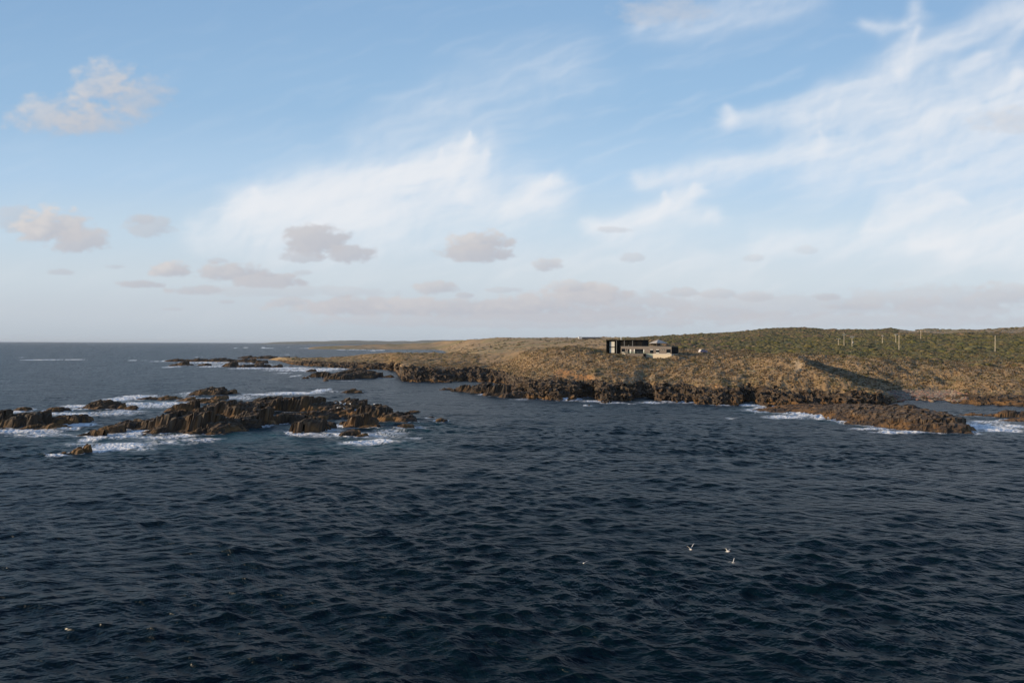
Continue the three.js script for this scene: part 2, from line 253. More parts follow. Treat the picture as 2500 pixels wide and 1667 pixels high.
// ------------------------------------------------------------------ rocks in the sea: each a field of lumps broken by tilted beds
const ISLES = [];                                          // for the surf round them
// lump: px, row of its foot at the water, width in px, rows it stands up, depth as a share of its width (0.55), lean
function isle(label, lumps, o = {}) {
  const rough = o.rough ?? 1, pale = o.pale ?? 0.5, seed = ISLES.length * 17.3, blobs = [];
  for (const [px, py, w, up, k = 0.55, hMul = 1] of lumps) {
    const d0 = waterD(px, py), rx = w / 2 * d0 / F, dep = Math.min(2 * rx * k * (o.deep ?? 1.3), o.maxDepth ?? 40), d = d0 + dep * 0.5;
    let h = (up - dep * 0.5 * EYE * F / (d0 * d0)) * d / F; h = Math.max(h, 0.45) * hMul;
    blobs.push({ x: (px - CX) / F * d, z: -d, rx: rx * d / d0, rz: dep * 0.5, h });
  }
  for (const b of o.world ?? []) blobs.push(b);
  const lo = new THREE.Vector2(1e9, 1e9), hi = new THREE.Vector2(-1e9, -1e9); let top = 0;
  for (const b of blobs) { lo.x = Math.min(lo.x, b.x - b.rx * 1.35 - 0.5); hi.x = Math.max(hi.x, b.x + b.rx * 1.35 + 0.5); lo.y = Math.min(lo.y, b.z - b.rz * 1.45 - 0.5); hi.y = Math.max(hi.y, b.z + b.rz * 1.45 + 0.5); top = Math.max(top, b.h); }
  const dist = -(lo.y + hi.y) / 2, cell = clamp(dist * 0.00135, 0.16, 1.1);
  const field = (x, z) => {
    const wx = x + 0.3 * Math.min(top, 3) * N2(x / 4.6 + seed, z / 4.6) + 0.22 * N2(x / 1.3, z / 1.3 + seed), wz = z + 0.4 * Math.min(top, 3) * N2(x / 5 + 50, z / 4 + seed) + 0.3 * N2(x / 1.9 + 80, z / 1.3);
    let best = -2;
    for (const b of blobs) {
      const ex = (wx - b.x) / b.rx, ez = (wz - b.z) / b.rz, r2 = ex * ex + ez * ez; if (r2 > 4) continue;
      const v = b.h * (r2 < 1 ? 1.06 * Math.pow(1 - r2, 0.9) : -0.9 * (r2 - 1) * Math.min(1, 1.4 / b.h));
      best = v > best ? v + Math.max(0, 0.25 - (v - best)) * 0.3 : best + Math.max(0, 0.25 - (best - v)) * 0.3;
    }
    return best;
  };
  const nx = Math.ceil((hi.x - lo.x) / cell), nz = Math.ceil((hi.y - lo.y) / cell), cx = (lo.x + hi.x) / 2, cz = (lo.y + hi.y) / 2;
  const idx = new Int32Array((nx + 1) * (nz + 1)).fill(-1), pos = [], col = [], index = [], hgt = new Float32Array((nx + 1) * (nz + 1)), c3 = [0, 0, 0];
  const dip = o.dip ?? 0.5, amp = Math.min(1.25, 0.34 * top + 0.18) * rough;
  for (let j = 0; j <= nz; j++) for (let i = 0; i <= nx; i++) {
    const x = lo.x + i * cell, z = lo.y + j * cell; let v = field(x, z); const q = j * (nx + 1) + i;
    if (v > -1.2) {
      const up = clamp(v / (0.5 * top + 0.4) + 0.3), s = clamp(top / 3.2, 0.3, 1.25) * rough, sd = Math.round(seed);
      v += up * s * 0.6 * fbm(x / 8.5 + seed, z / 4.2, 3, 0.5);
      if (v > -0.8) {
        let k = block(x, z, 6.4 * s + 0.6, 4.2 * s + 0.4, sd); const w1 = mix(v, field(k.x, k.z) + k.gx * (x - k.x) + k.gz * (z - k.z) + 0.4 * s * k.off, 0.55), c1 = 0.15 * s * sstep(0.1, 0, k.edge);
        k = block(x + 0.6 * z, z, 3.0 * s + 0.3, 1.1 * s + 0.2, sd + 50); const w2 = w1 + 0.45 * (k.gx * (x - k.x + 0.6 * z) + k.gz * (z - k.z)) + 0.17 * s * k.off, c2 = 0.04 * s * sstep(0.15, 0, k.edge);
        v = mix(v, w2 - c1 - c2, clamp(up * 1.6)); v = mix(v, ledges(v, x, z, 0.6 * s, 0.13, 3.5), 0.7); v += 0.15 * s * fbm(x / 1.6, z / 0.7 + seed, 3, 0.6);
      }
    }
    hgt[q] = v;
  }
  for (let j = 0; j <= nz; j++) for (let i = 0; i <= nx; i++) {
    const q = j * (nx + 1) + i, v = hgt[q]; if (v < -1.15) continue;
    let near = false; for (let b = -1; b <= 1 && !near; b++) for (let a = -1; a <= 1; a++) { const ii = i + a, jj = j + b; if (ii >= 0 && jj >= 0 && ii <= nx && jj <= nz && hgt[jj * (nx + 1) + ii] > -0.6) { near = true; break; } }
    if (!near) continue;
    const x = lo.x + i * cell, z = lo.y + j * cell, y = Math.max(v, -1);
    idx[q] = pos.length / 3;
    const jx = 0.35 * cell * N2(x * 3, z * 3), lean = dip * Math.max(0, y) * 0.35 + 0.1 * Math.max(0, y) * N3(x / 2, y / 2, z / 2);
    pos.push(x - cx + jx + lean, y, z - cz + 0.2 * Math.max(0, y) * N3(x / 1.5 + 9, y, z / 1.5));
    rockColor(x, y, z, c3, pale); col.push(c3[0], c3[1], c3[2]);
  }
  for (let j = 0; j < nz; j++) for (let i = 0; i < nx; i++) {
    const a = idx[j * (nx + 1) + i], b = idx[j * (nx + 1) + i + 1], c = idx[(j + 1) * (nx + 1) + i], d = idx[(j + 1) * (nx + 1) + i + 1];
    if (a >= 0 && c >= 0 && b >= 0) index.push(a, c, b);
    if (b >= 0 && c >= 0 && d >= 0) index.push(b, c, d);
  }
  const g = new THREE.BufferGeometry();
  g.setAttribute('position', new THREE.Float32BufferAttribute(pos, 3)); g.setAttribute('color', new THREE.Float32BufferAttribute(col, 3)); g.setIndex(index); g.computeVertexNormals();
  const m = put(o.name ?? 'sea_rock', g, rockMat); m.position.set(cx, 0, cz);
  tag(m, label, o.category ?? 'rock', o.group);
  ISLES.push({ field, lo, hi, surf: o.surf ?? 0.5, cell, hgt: (x, z) => { const i = Math.round((x - lo.x) / cell), j = Math.round((z - lo.y) / cell); return i < 0 || j < 0 || i > nx || j > nz ? -2 : hgt[j * (nx + 1) + i]; } });
  return m;
}
const G1 = 'rocks standing in the sea';
isle('largest craggy brown rock islet, tilted beds, left of centre', [[455, 1058, 200, 54, .45], [400, 1060, 110, 38, .6], [520, 1061, 120, 40, .6], [580, 1048, 70, 26, .7], [625, 1044, 110, 48, .6], [650, 1040, 60, 56, .8], [560, 1020, 190, 40, .3], [700, 1034, 100, 24, .5], [760, 1028, 120, 26, .5], [640, 1004, 170, 30, .3], [740, 1006, 220, 36, .28], [840, 1018, 120, 24, .4], [850, 1000, 150, 24, .3], [910, 1004, 90, 24, .4], [915, 1024, 130, 34, .5], [955, 1031, 90, 30, .5], [990, 1033, 60, 16, .6]], { surf: .6, name: 'rock_islet', category: 'islet', pale: .42, rough: 1.0, deep: 1.7 });
isle('long narrow dark rock arm reaching left from the largest islet', [[368, 1049, 60, 30, .5], [335, 1047, 70, 28, .45], [300, 1050, 70, 24, .45], [262, 1058, 80, 24, .5], [225, 1069, 76, 20, .5]], { surf: .75, pale: .35, group: G1 });
isle('tilted wedge rock with ragged top, behind left of largest islet', [[470, 1006, 62, 26, .6], [430, 1008, 66, 20, .6], [406, 1008, 30, 8, .6]], { surf: .4, pale: .6, group: G1 });
isle('small pointed ochre rock nearest the camera, sloping up to right', [[208, 1105, 40, 27, .6], [182, 1109, 50, 18, .6], [150, 1111, 44, 10, .6]], { surf: 1, deep: .8, pale: .6, group: G1 });
isle('long black rock shelf cut by the left edge of the photo', [[-40, 1042, 120, 40, .5], [40, 1043, 130, 38, .45], [100, 1038, 100, 36, .4], [160, 1035, 110, 28, .45], [194, 1031, 60, 20, .6]], { surf: .85, pale: .15, group: G1, deep: 1.2 });
isle('low wave-washed rock in surf before the black shelf', [[80, 1049, 60, 11, .6], [125, 1048, 60, 12, .5], [160, 1046, 36, 8, .6]], { surf: 1, pale: .5, group: G1 });
isle('small dark rock behind the black shelf at far left', [[58, 1003, 48, 9, .6]], { surf: .7, pale: .3, group: G1 });
isle('low brown rock between the black shelf and a humped reef', [[138, 1005, 60, 11, .6]], { surf: .8, pale: .6, group: G1 });
isle('humped golden brown rock reef with surf at its left', [[250, 1000, 110, 21, .5], [200, 1000, 40, 9, .6], [310, 1000, 50, 8, .5]], { surf: .85, pale: .75, group: G1 });
isle('flat thin reef behind a breaking wave', [[360, 977, 50, 7, .7], [410, 976, 66, 8, .6]], { surf: .7, pale: .7, group: G1 });
isle('rounded brown rock hump standing alone above the flat reefs', [[515, 965, 110, 17, .5], [560, 963, 50, 13, .5], [468, 967, 40, 6, .6]], { surf: .6, pale: .75, group: G1 });
isle('low double reef just before the rounded hump', [[465, 980, 60, 9, .6], [500, 985, 70, 11, .5], [535, 976, 46, 10, .6]], { surf: .7, pale: .7, group: G1 });
isle('rugged rock block before the middle of the largest islet', [[755, 1056, 90, 34, .6], [790, 1048, 60, 24, .6], [725, 1058, 56, 20, .6]], { surf: .9, pale: .5, group: G1 });
isle('rounded brown boulder mass at right front of largest islet', [[880, 1045, 90, 32, .6], [850, 1040, 50, 18, .6], [915, 1046, 40, 12, .6]], { surf: .9, pale: .55, group: G1 });
isle('low split rock awash before the boulder mass', [[855, 1066, 50, 16, .6], [885, 1068, 36, 9, .6]], { surf: 1, pale: .65, group: G1 });
isle('small lone rock off the right end of the largest islet', [[990, 1046, 48, 11, .6]], { surf: .9, pale: .65, group: G1 });
isle('tiny dark rock between the lone rock and a farther tiny one', [[1052, 1022, 20, 5, .6]], { surf: .8, pale: .5, group: G1 });
isle('tiny tan rock furthest right of the largest islet', [[1078, 1027, 28, 7, .6]], { surf: .8, pale: .7, group: G1 });
isle('thin dark reef awash in the calm water right of the islet', [[1010, 1008, 34, 3, .8]], { surf: .3, pale: .2, group: G1 });
isle('small flat rock behind the largest islet, end of a surf line', [[858, 960, 56, 9, .6]], { surf: .4, pale: .5, group: G1 });
isle('broad dark rock reef lying before the peninsula', [[830, 926, 90, 17, .5], [785, 921, 70, 12, .5], [880, 924, 90, 20, .45], [925, 922, 70, 11, .5], [870, 915, 110, 14, .4]], { surf: .5, pale: .4, group: G1 });
isle('round boulder at the left end of the broad reef', [[747, 925, 24, 16, .9]], { surf: .6, pale: .6, group: G1 });
isle('small ochre rock at the foot of the broad reef', [[796, 931, 18, 7, .8]], { surf: .6, pale: .75, group: G1 });
isle('low tan rock in surf behind the round boulder', [[761, 908, 30, 7, .7]], { surf: .8, pale: .8, group: G1 });
isle('tiny low rock in foam at the left end of the far row', [[423, 894, 22, 5, .7]], { surf: .8, pale: .3, group: G1 });
isle('small dark dome rock far out near the left of the far row', [[452, 892, 42, 10, .7]], { surf: .8, pale: .2, group: G1 });
isle('low dark rock far out, second of the far row', [[500, 893, 38, 5, .7]], { surf: .7, pale: .2, group: G1 });
isle('brown hump rock far out, middle of the far row', [[568, 896, 56, 13, .5], [600, 897, 40, 7, .5]], { surf: .7, pale: .5, group: G1 });
isle('low brown rock in the far row, right of the hump', [[632, 897, 58, 9, .5]], { surf: .8, pale: .6, group: G1 });
isle('small knobbly dark rock ending the far row', [[676, 897, 26, 9, .6], [706, 896, 16, 4, .8]], { surf: .7, pale: .3, group: G1 });
isle('long low far reef stretching left of the peninsula tip', [[430, 883, 60, 6, .5], [480, 883, 80, 7, .4], [540, 884, 90, 9, .4], [600, 885, 70, 9, .4], [635, 887, 40, 7, .5]], { surf: .9, pale: .6, group: G1, maxDepth: 50 });
isle('farthest dark reef off the peninsula tip', [[605, 875, 50, 7, .4], [650, 876, 70, 7, .4], [695, 877, 50, 6, .4]], { surf: .8, pale: .4, group: G1, maxDepth: 50 });
isle('long rock tongue running left from the mainland cliffs', [[1090, 953, 34, 9, .7], [1130, 956, 60, 15, .6], [1170, 960, 70, 22, .6], [1215, 967, 70, 30, .6], [1255, 972, 70, 34, .6]], { surf: .45, pale: .35, category: 'rock ledge', name: 'rock_tongue' });
isle('ochre boulder in the surf below the cliff recess', [[1435, 991, 20, 13, .9]], { surf: .9, pale: .6, group: G1 });
isle('low boulder at the cliff foot between the two recesses', [[1480, 985, 26, 6, .8]], { surf: .9, pale: .6, group: G1 });
isle('small boulder under the second cliff recess', [[1543, 987, 18, 8, .9]], { surf: .9, pale: .5, group: G1 });
isle('little dark rock in the inlet above the rock tongue', [[1096, 934, 18, 6, .9]], { surf: .3, pale: .3, group: G1 });
{ // the broad bench on the right: lumps given in metres
  const w = (px, d, rx, rz, h) => ({ x: (px - CX) / F * d, z: -d, rx, rz, h });
  isle('broad flat brown rock bench with ochre foot jutting into sea', [], { world: [w(2010, 208, 16, 17, 1.1), w(2060, 200, 15, 20, 1.5), w(2110, 190, 14, 24, 2.6), w(2150, 182, 13, 22, 3.4), w(2195, 177, 12, 18, 3.9), w(2240, 170, 10, 13, 3.6), w(2280, 164, 8, 9, 2.8), w(2308, 160, 5.5, 5.5, 1.7), w(1960, 206, 14, 8, .7)], surf: .75, pale: .55, name: 'rock_bench', category: 'rock ledge', rough: .42, dip: .15 });
}
isle('dark rounded rock cut by the right edge of the photo', [[2455, 1020, 90, 18, .35], [2520, 1022, 90, 16, .35], [2418, 1018, 40, 8, .5]], { surf: .5, pale: .35, group: G1 });
isle('thin reef awash left of the right edge rock', [[2372, 1017, 60, 4, .6]], { surf: .5, pale: .4, group: G1 });
isle('low reef in the surf at lower right edge', [[2490, 1030, 80, 7, .5]], { surf: .8, pale: .5, group: G1 });
note('isles');

// ------------------------------------------------------------------ mainland: cliffs, slopes, fields and hills as one sheet
const GR = { straw: [0.36, 0.235, 0.105], tan: [0.29, 0.188, 0.09], olive: [0.12, 0.098, 0.034], green: [0.085, 0.088, 0.022], brown: [0.22, 0.145, 0.073], grey: [0.25, 0.215, 0.15], earth: [0.36, 0.165, 0.045], sand: [0.40, 0.29, 0.17], pebble: [0.21, 0.165, 0.12], dark: [0.05, 0.046, 0.020] };
// how scrubby (0 grass .. 1 dense green scrub) the land is
function scrub(px, d, x, z) {
  const edge = lineD(6, px), n = fbm(x / 38, z / 38, 3);
  let s = sstep(-10, 34, d - edge + 26 * n) * sstep(1470, 1640, px + 60 * n);
  if (px > 2190) s *= 1 - sstep(-20, 30, d - lineD(8, px) - 30 + 20 * n) ;          // the golden hill behind
  if (px < 1700) s *= 1 - 0.9 * sstep(1000, 1250, d);
  const ridgeTop = px > 1290 && px < 1640 ? Math.exp(-(((d - lineD(4, px) - 6) / 22) ** 2)) * sstep(1270, 1360, px) : 0; // band of bushes on the crest beside the house
  return clamp(Math.max(s, 0.85 * ridgeTop));
}
function groundColor(px, d, x, y, z, o) {
  const n = fbm(x / 22, z / 22, 4), f = fbm(x / 2.2, z / 2.2, 3), b = N2(x / 70 + 3, z / 70), far = sstep(420, 700, d);
  mix3(GR.brown, GR.tan, sstep(-0.4, 0.4, n + 0.5 * f), o);
  mix3(o, GR.straw, 0.6 * sstep(0.0, 0.6, f + 0.4 * b), o);
  mix3(o, GR.olive, 0.7 * sstep(0.15, 0.55, fbm(x / 12 + 60, z / 12, 3)), o);
  if (far > 0) { const g = mix3(GR.straw, GR.tan, sstep(-0.5, 0.5, fbm(x / 60, z / 160, 4)), []); mix3(g, GR.olive, 0.55 * sstep(0.0, 0.5, fbm(x / 90 + 20, z / 240, 4)), g); mix3(g, [0.20, 0.16, 0.055], 0.7 * sstep(0.1, 0.5, N2(x / 160 + 4, z / 300)), g); mix3(o, g, far, o); }
  const s = scrub(px, d, x, z); if (s > 0) mix3(o, mix3(GR.olive, GR.green, sstep(-0.3, 0.5, n), []), s, o);
  // bare earth, the sandy scar and the shingle cove
  const spot = (cx, cy, rx, ry, from) => { const py = horizonAt(px) + (EYE - y) / d * F, ex = (px - cx) / rx, ey = (py - cy) / ry; return ex * ex + ey * ey + 0.9 * N2(x / 2.5, z / 2.5) + 0.6 * N2(x / 0.9, z / 0.9); };
  if (px > 1300 && px < 1480 && d < 330) { mix3(o, GR.earth, 0.85 * sstep(1.2, 0.5, spot(1378, 912, 26, 12)), o); mix3(o, GR.earth, 0.9 * sstep(1.2, 0.5, spot(1425, 921, 34, 9)), o); }
  if (px > 1700 && px < 1800 && d < 300) mix3(o, GR.earth, 0.5 * sstep(1.2, 0.5, spot(1752, 941, 28, 6)), o);
  if (px > 1900 && px < 2000 && d < 300) mix3(o, GR.sand, 0.9 * sstep(1.3, 0.6, spot(1950, 893, 10, 16)), o);
  if (px > 1500 && px < 1620 && d < 300) mix3(o, GR.grey, 0.7 * sstep(1.2, 0.5, spot(1560, 926, 40, 8)), o);
  if (px > 2150 && px < 2380 && d < 300) { mix3(o, GR.pebble, sstep(1.3, 0.5, spot(2255, 961, 90, 8)), o); mix3(o, [0.30, 0.13, 0.09], 0.6 * sstep(1.2, .5, spot(2272, 964, 14, 5)), o); }
  if (px > 2300 && d < 262) mix3(o, [0.22, 0.12, 0.075], 0.6 * sstep(0.1, 0.5, fbm(x / 6 + 9, z / 6, 3)), o);
  return o;
}
{
  const cols = []; for (let p = 640; p < 900; p += 2.6) cols.push(p); for (let p = 900; p < 2520; p += 2.05) cols.push(p); for (let p = 2520; p <= 3040; p += 8) cols.push(p);
  const per = [16, 46, 66, 58, 30, 40, 62, 42, 26, 8], rows = []; per.forEach((n, k) => { for (let i = 0; i < n; i++) rows.push([k, i / n]); }); rows.push([per.length - 1, 1]);
  const nc = cols.length, nr = rows.length, pos = new Float32Array(nc * nr * 3), col = new Float32Array(nc * nr * 3), index = [], c = [0, 0, 0], r3 = [0, 0, 0];
  for (let i = 0; i < nc; i++) for (let j = 0; j < nr; j++) {
    const px = cols[i], [k, t] = rows[j], d = mix(lineD(k, px), lineD(k + 1, px), t), C = lineD(2, px), S = lineD(1, px), o = (j * nc + i) * 3;
    let x = (px - CX) / F * d, z = -d, y = land(px, d);
    const jag = 5 * N2(x / 7, z / 7) + 2.5 * N2(x / 2, z / 2), beach = Math.exp(-(((px - 2240) / 70) ** 4)), rock = (1 - sstep(-1.5, 2.5, d - C - jag * 0.4)) * (1 - 0.8 * beach) * sstep(655, 690, px);
    if (rock > 0.01) {
      const a = rock * mix(1, 0.45, beach) * (px > 2200 ? 0.6 : 1) * sstep(-2.6, 0.2, y), yy = y * 1.6;
      const e1 = ridge3(x / 9, yy / 8, z / 7), e2 = ridge3(x / 4.5 + 5, yy / 3, z / 3.4), e3 = N3(x / 1.5, yy / 1.5, z / 1.5), e4 = N3(x / 0.7, yy, z / 0.7);
      y += a * (1.6 * (e1 - 0.42) + 0.8 * (e2 - 0.4) + 0.25 * e3);
      let k = block(x, z, 4.6, 3.2, 901); const q1 = 0.8 * ((k.gx - 0.15) * (x - k.x) + k.gz * (z - k.z)) + 0.9 * k.off - 0.3 * sstep(0.12, 0, k.edge); k = block(x, z, 1.8, 1.3, 951); y += a * (q1 + 0.5 * ((k.gx - 0.1) * (x - k.x) + k.gz * (z - k.z)) + 0.4 * k.off - 0.15 * sstep(0.15, 0, k.edge) + 0.1 * e4);
      const s = a * (1.8 * (ridge3(x / 5 + 30, yy / 3, z / 5) - 0.5) + 0.6 * N3(x / 1.8 + 30, yy / 1.4, z / 1.8)); z += s; x += a * (0.9 * N3(x / 3 + 70, yy / 2.4, z / 3) + 0.3 * e4);
      y = Math.max(y, -2.6);
    } else y += (0.14 * N2(x / 1.3, z / 1.3) + 0.38 * fbm((x + 0.6 * z) / 5.5, (z - 0.4 * x) / 11, 3)) * (1 - sstep(380, 500, d));
    pos[o] = x; pos[o + 1] = y; pos[o + 2] = z;
    groundColor(px, d, x, y, z, c);
    if (rock > 0.01) { rockColor(x, y, z, r3, 0.32); mix3(c, r3, sstep(0.15, 0.7, rock + 0.35 * N2(x / 1.6, z / 1.6)), c); }
    col[o] = c[0]; col[o + 1] = c[1]; col[o + 2] = c[2];
  }
  for (let j = 0; j < nr - 1; j++) for (let i = 0; i < nc - 1; i++) {
    const a = j * nc + i, b = a + 1, e = a + nc, f = e + 1;
    if (pos[a * 3 + 1] < -2.5 && pos[b * 3 + 1] < -2.5 && pos[e * 3 + 1] < -2.5 && pos[f * 3 + 1] < -2.5) continue;
    index.push(a, b, e, b, f, e);
  }
  const g = new THREE.BufferGeometry();
  g.setAttribute('position', new THREE.BufferAttribute(pos, 3)); g.setAttribute('color', new THREE.BufferAttribute(col, 3)); g.setIndex(index); g.computeVertexNormals();
  const m = put('coastal_terrain', g, new THREE.MeshStandardMaterial({ vertexColors: true, roughness: 0.92, flatShading: true }));
  tag(m, 'grassy brown mainland with dark rock cliffs along the water', 'terrain', null, 'structure');
}
note('land');
{ // hills beyond the far headland, kilometres off
  const pts = [[620, 837], [660, 834.5], [700, 833.5], [760, 832.5], [810, 831], [850, 829.8], [900, 830.6], [950, 831.5], [1000, 831.5], [1040, 829.5], [1100, 829], [1200, 830], [1400, 831]], x = pts.map((p) => p[0]), y = pts.map((p) => p[1]), m = pchipSlopes(x, y);
  const nc = 260, nr = 14, pos = [], index = [];
  for (let j = 0; j < nr; j++) for (let i = 0; i < nc; i++) {
    const px = 600 + 800 * i / (nc - 1), t = j / (nr - 1), d = 8200 + 2600 * t, py = hermite(x, y, m, px), top = (horizonAt(px) - py) / F * 9500, X = (px - CX) / F * d;
    pos.push(X, -4 + (top + 24) * Math.sin(Math.PI * Math.min(1, t * 0.95 + 0.03)) ** 0.8 * (0.88 + 0.12 * fbm(X / 420, d / 600, 3)) * sstep(600, 680, px), -d);
  }
  for (let j = 0; j < nr - 1; j++) for (let i = 0; i < nc - 1; i++) { const a = j * nc + i; index.push(a, a + 1, a + nc, a + 1, a + nc + 1, a + nc); }
  const g = new THREE.BufferGeometry(); g.setAttribute('position', new THREE.Float32BufferAttribute(pos, 3)); g.setIndex(index); g.computeVertexNormals();
  tag(put('distant_hills', g, mat(0.13, 0.12, 0.075, 0.95)), 'low hazy hills on the horizon', 'hills', null, 'structure');
}

// ------------------------------------------------------------------ sea
function makeSea() {
  const R = rng(77), waves = [];
  const main = 1.72;                                              // heading of the wind sea: towards the camera, slightly to the right
  for (let i = 0; i < 84; i++) {
    const lambda = 0.55 * Math.pow(15 / 0.55, (i + R()) / 84), k = 2 * Math.PI / lambda, spread = lambda > 9 ? 0.5 : 0.95, th = main + (R() + R() + R() - 1.5) * spread;
    const slope = lambda > 8 ? 0.016 : lambda > 4.5 ? 0.022 : lambda > 2.6 ? 0.034 : lambda > 1.0 ? 0.050 : 0.046;
    waves.push([Math.cos(th) * k, Math.sin(th) * k, slope / k * (0.6 + 0.8 * R()), R() * 6.283, lambda, k]);
  }
  const FOAM = [ // px, row, half width, half height in px, strength, lift in metres
    [290, 1089, 100, 11, .95, .2], [240, 1100, 60, 7, .9, .2], [140, 1113, 30, 4, 1, .2], [350, 1095, 70, 8, .5, 0], [50, 1052, 90, 8, 1, .3], [110, 1056, 50, 6, .9, .2], [190, 1037, 60, 6, .8, .1], [160, 1046, 70, 6, .7, .1], [226, 1072, 34, 7, 1, .35], [400, 1068, 90, 10, .65, .1], [480, 1074, 80, 9, .7, .1], [340, 1056, 46, 8, .9, .3], [300, 1066, 60, 9, .7, .1], [440, 1064, 60, 5, .8, .2],
    [300, 1058, 120, 14, .55, 0], [420, 1080, 130, 10, .55, 0], [200, 1085, 80, 10, .5, 0], [90, 1062, 120, 8, .6, 0], [250, 1010, 140, 8, .6, 0], [380, 992, 120, 8, .6, 0], [550, 972, 140, 4, .6, 0], [900, 1062, 130, 14, .55, 0], [780, 1062, 110, 8, .6, 0], [720, 904, 120, 4, .6, 0], [560, 890, 180, 3, .6, 0], [2420, 1038, 110, 14, .6, 0],
    [330, 971, 58, 7, 1, .9], [285, 976, 50, 5, 1, .5], [200, 992, 60, 5, .9, .3], [150, 1010, 110, 4, .9, .15], [20, 1006, 60, 5, .9, .2], [300, 1004, 70, 4, .8, .1], [400, 986, 100, 7, .7, .1], [470, 960, 50, 6, .6, .2], [330, 985, 60, 5, .7, .1], [450, 998, 60, 4, .4, 0],
    [640, 963, 70, 3.5, .85, .1], [720, 960, 80, 4, 1, .5], [782, 955, 22, 6, 1, .9], [600, 975, 24, 3, .6, .1], [580, 968, 80, 3, .6, 0], [820, 956, 40, 2.5, .5, .1],
    [780, 1052, 70, 9, .7, .1], [745, 1060, 50, 4, 1, .2], [840, 1060, 60, 8, .8, .1], [885, 1081, 60, 6, 1, .4], [930, 1078, 70, 5, .8, .2], [950, 1056, 70, 10, .6, .05], [1000, 1045, 60, 7, .7, .05], [820, 1040, 40, 8, .6, .1], [1010, 1068, 40, 3, .6, .1], [970, 1030, 50, 6, .4, 0],
    [420, 896, 16, 2.2, 1, .5], [520, 895, 34, 2.2, .9, .4], [610, 899, 60, 2.6, .9, .4], [700, 899, 60, 3, 1, .3], [790, 901, 70, 3, 1, .3], [760, 905, 80, 2.4, .8, .2], [720, 918, 9, 2.4, 1, .5], [690, 911, 30, 1.6, .7, .1], [520, 885, 110, 1.8, .95, .4], [410, 881, 20, 2.4, 1, .8], [640, 873, 34, 1.6, 1, .9], [600, 882, 60, 1.4, .8, .3], [850, 930, 60, 2, .5, .1],
    [105, 878.5, 48, 1.5, .95, .7], [180, 878, 30, 1, .8, .4], [10, 874, 12, 2, 1, .8], [322, 880, 10, 1.4, 1, .7], [360, 879, 24, 1, .7, .4], [580, 849, 7, 1, 1, 1], [627, 849, 5, 2.4, 1, 3], [652, 850, 16, .9, 1, 1], [760, 850.5, 44, .9, .9, 1], [842, 853.5, 14, 1.2, 1, 1.2], [925, 855.5, 14, 1.6, 1, 1.4], [880, 854, 60, .8, .6, .5], [480, 872, 20, 1, .5, .2], [700, 866, 60, 1.2, .5, .1],
    [1390, 975, 36, 5, 1, .8], [1460, 980, 60, 3, .8, .3], [1590, 983, 50, 3, .7, .3], [1665, 981, 62, 4, 1, .6], [1760, 989, 30, 3, 1, .4], [1840, 990, 54, 3, .9, .5], [1950, 996, 40, 2.5, .7, .2], [1190, 963, 30, 3, .9, .3], [1270, 975, 40, 2, .6, .1], [1510, 984, 36, 2, .7, .2], [1720, 986, 30, 2, .7, .2],
    [1955, 1013, 44, 6, 1, .9], [1920, 1019, 60, 4, 1, .5], [2010, 1019, 44, 6, 1, .9], [2045, 1027, 24, 5, .9, .5], [1895, 1021, 40, 3, .6, .2], [2150, 1050, 20, 4, 1, .9], [2120, 1048, 50, 3, .9, .3], [2200, 1056, 90, 3, .9, .3], [2390, 1042, 66, 11, 1, .5], [2440, 1050, 70, 7, .9, .3], [2345, 1052, 40, 6, 1, .5], [2420, 1030, 70, 6, .6, .1], [2310, 1058, 40, 3, .9, .3], [2480, 1040, 50, 5, .8, .2], [1785, 1022, 20, 3, .5, .2],
  ].map(([px, py, rx, ry, s, lift]) => { const d = waterD(px, py); return { x: (px - CX) / F * d, z: -d, rx: rx * d / F, rz: ry * d * d / (EYE * F), s, lift }; });
  const SLICK = [[1120, 972, 200, 12], [1060, 1000, 140, 10], [1040, 950, 90, 6], [2260, 990, 150, 9], [900, 940, 120, 6]].map(([px, py, rx, ry]) => { const d = waterD(px, py); return { x: (px - CX) / F * d, z: -d, rx: rx * d / F, rz: ry * d * d / (EYE * F) }; });
  const TEAL = [[620, 1062, 330, 26, 1], [860, 1085, 190, 24, .9], [330, 1080, 210, 26, .9], [120, 1062, 140, 14, .7], [1000, 1050, 150, 26, .5], [360, 985, 120, 10, .7], [2400, 1045, 90, 14, .6], [1960, 1018, 80, 8, .5], [300, 1000, 100, 10, .5]].map(([px, py, rx, ry, s]) => { const d = waterD(px, py); return { x: (px - CX) / F * d, z: -d, rx: rx * d / F, rz: ry * d * d / (EYE * F), s }; });
  const angles = [], half = 40.5 * Math.PI / 180, NA = 1120; for (let i = 0; i <= NA; i++) { const s = i / NA * 2 - 1; angles.push(Math.atan(Math.tan(half) * s)); }
  for (let i = 1; i < 48; i++) angles.push(half + (2 * Math.PI - 2 * half) * i / 48);
  const radii = []; for (const y of [1.25, 1.6, 2.0, 2.5]) radii.push(EYE * F / y); for (let y = 3; y < 28; y += 1.15) radii.push(EYE * F / y); for (let y = 28; y < 70; y += 1.3) radii.push(EYE * F / y); for (let y = 70; y < 260; y += 0.95) radii.push(EYE * F / y); for (let y = 260; y < 960; y += 1.9) radii.push(EYE * F / y);
  radii.push(30, 24, 16, 8, 2);
  const na = angles.length, nr = radii.length, pos = new Float32Array(na * nr * 3), nor = new Float32Array(na * nr * 3), col = new Float32Array(na * nr * 3), uv = new Float32Array(na * nr * 2), index = [], c = [0, 0, 0];
  const deep = [0.0002, 0.0066, 0.0108], teal = [0.012, 0.056, 0.068], foamC = [0.80, 0.80, 0.79];
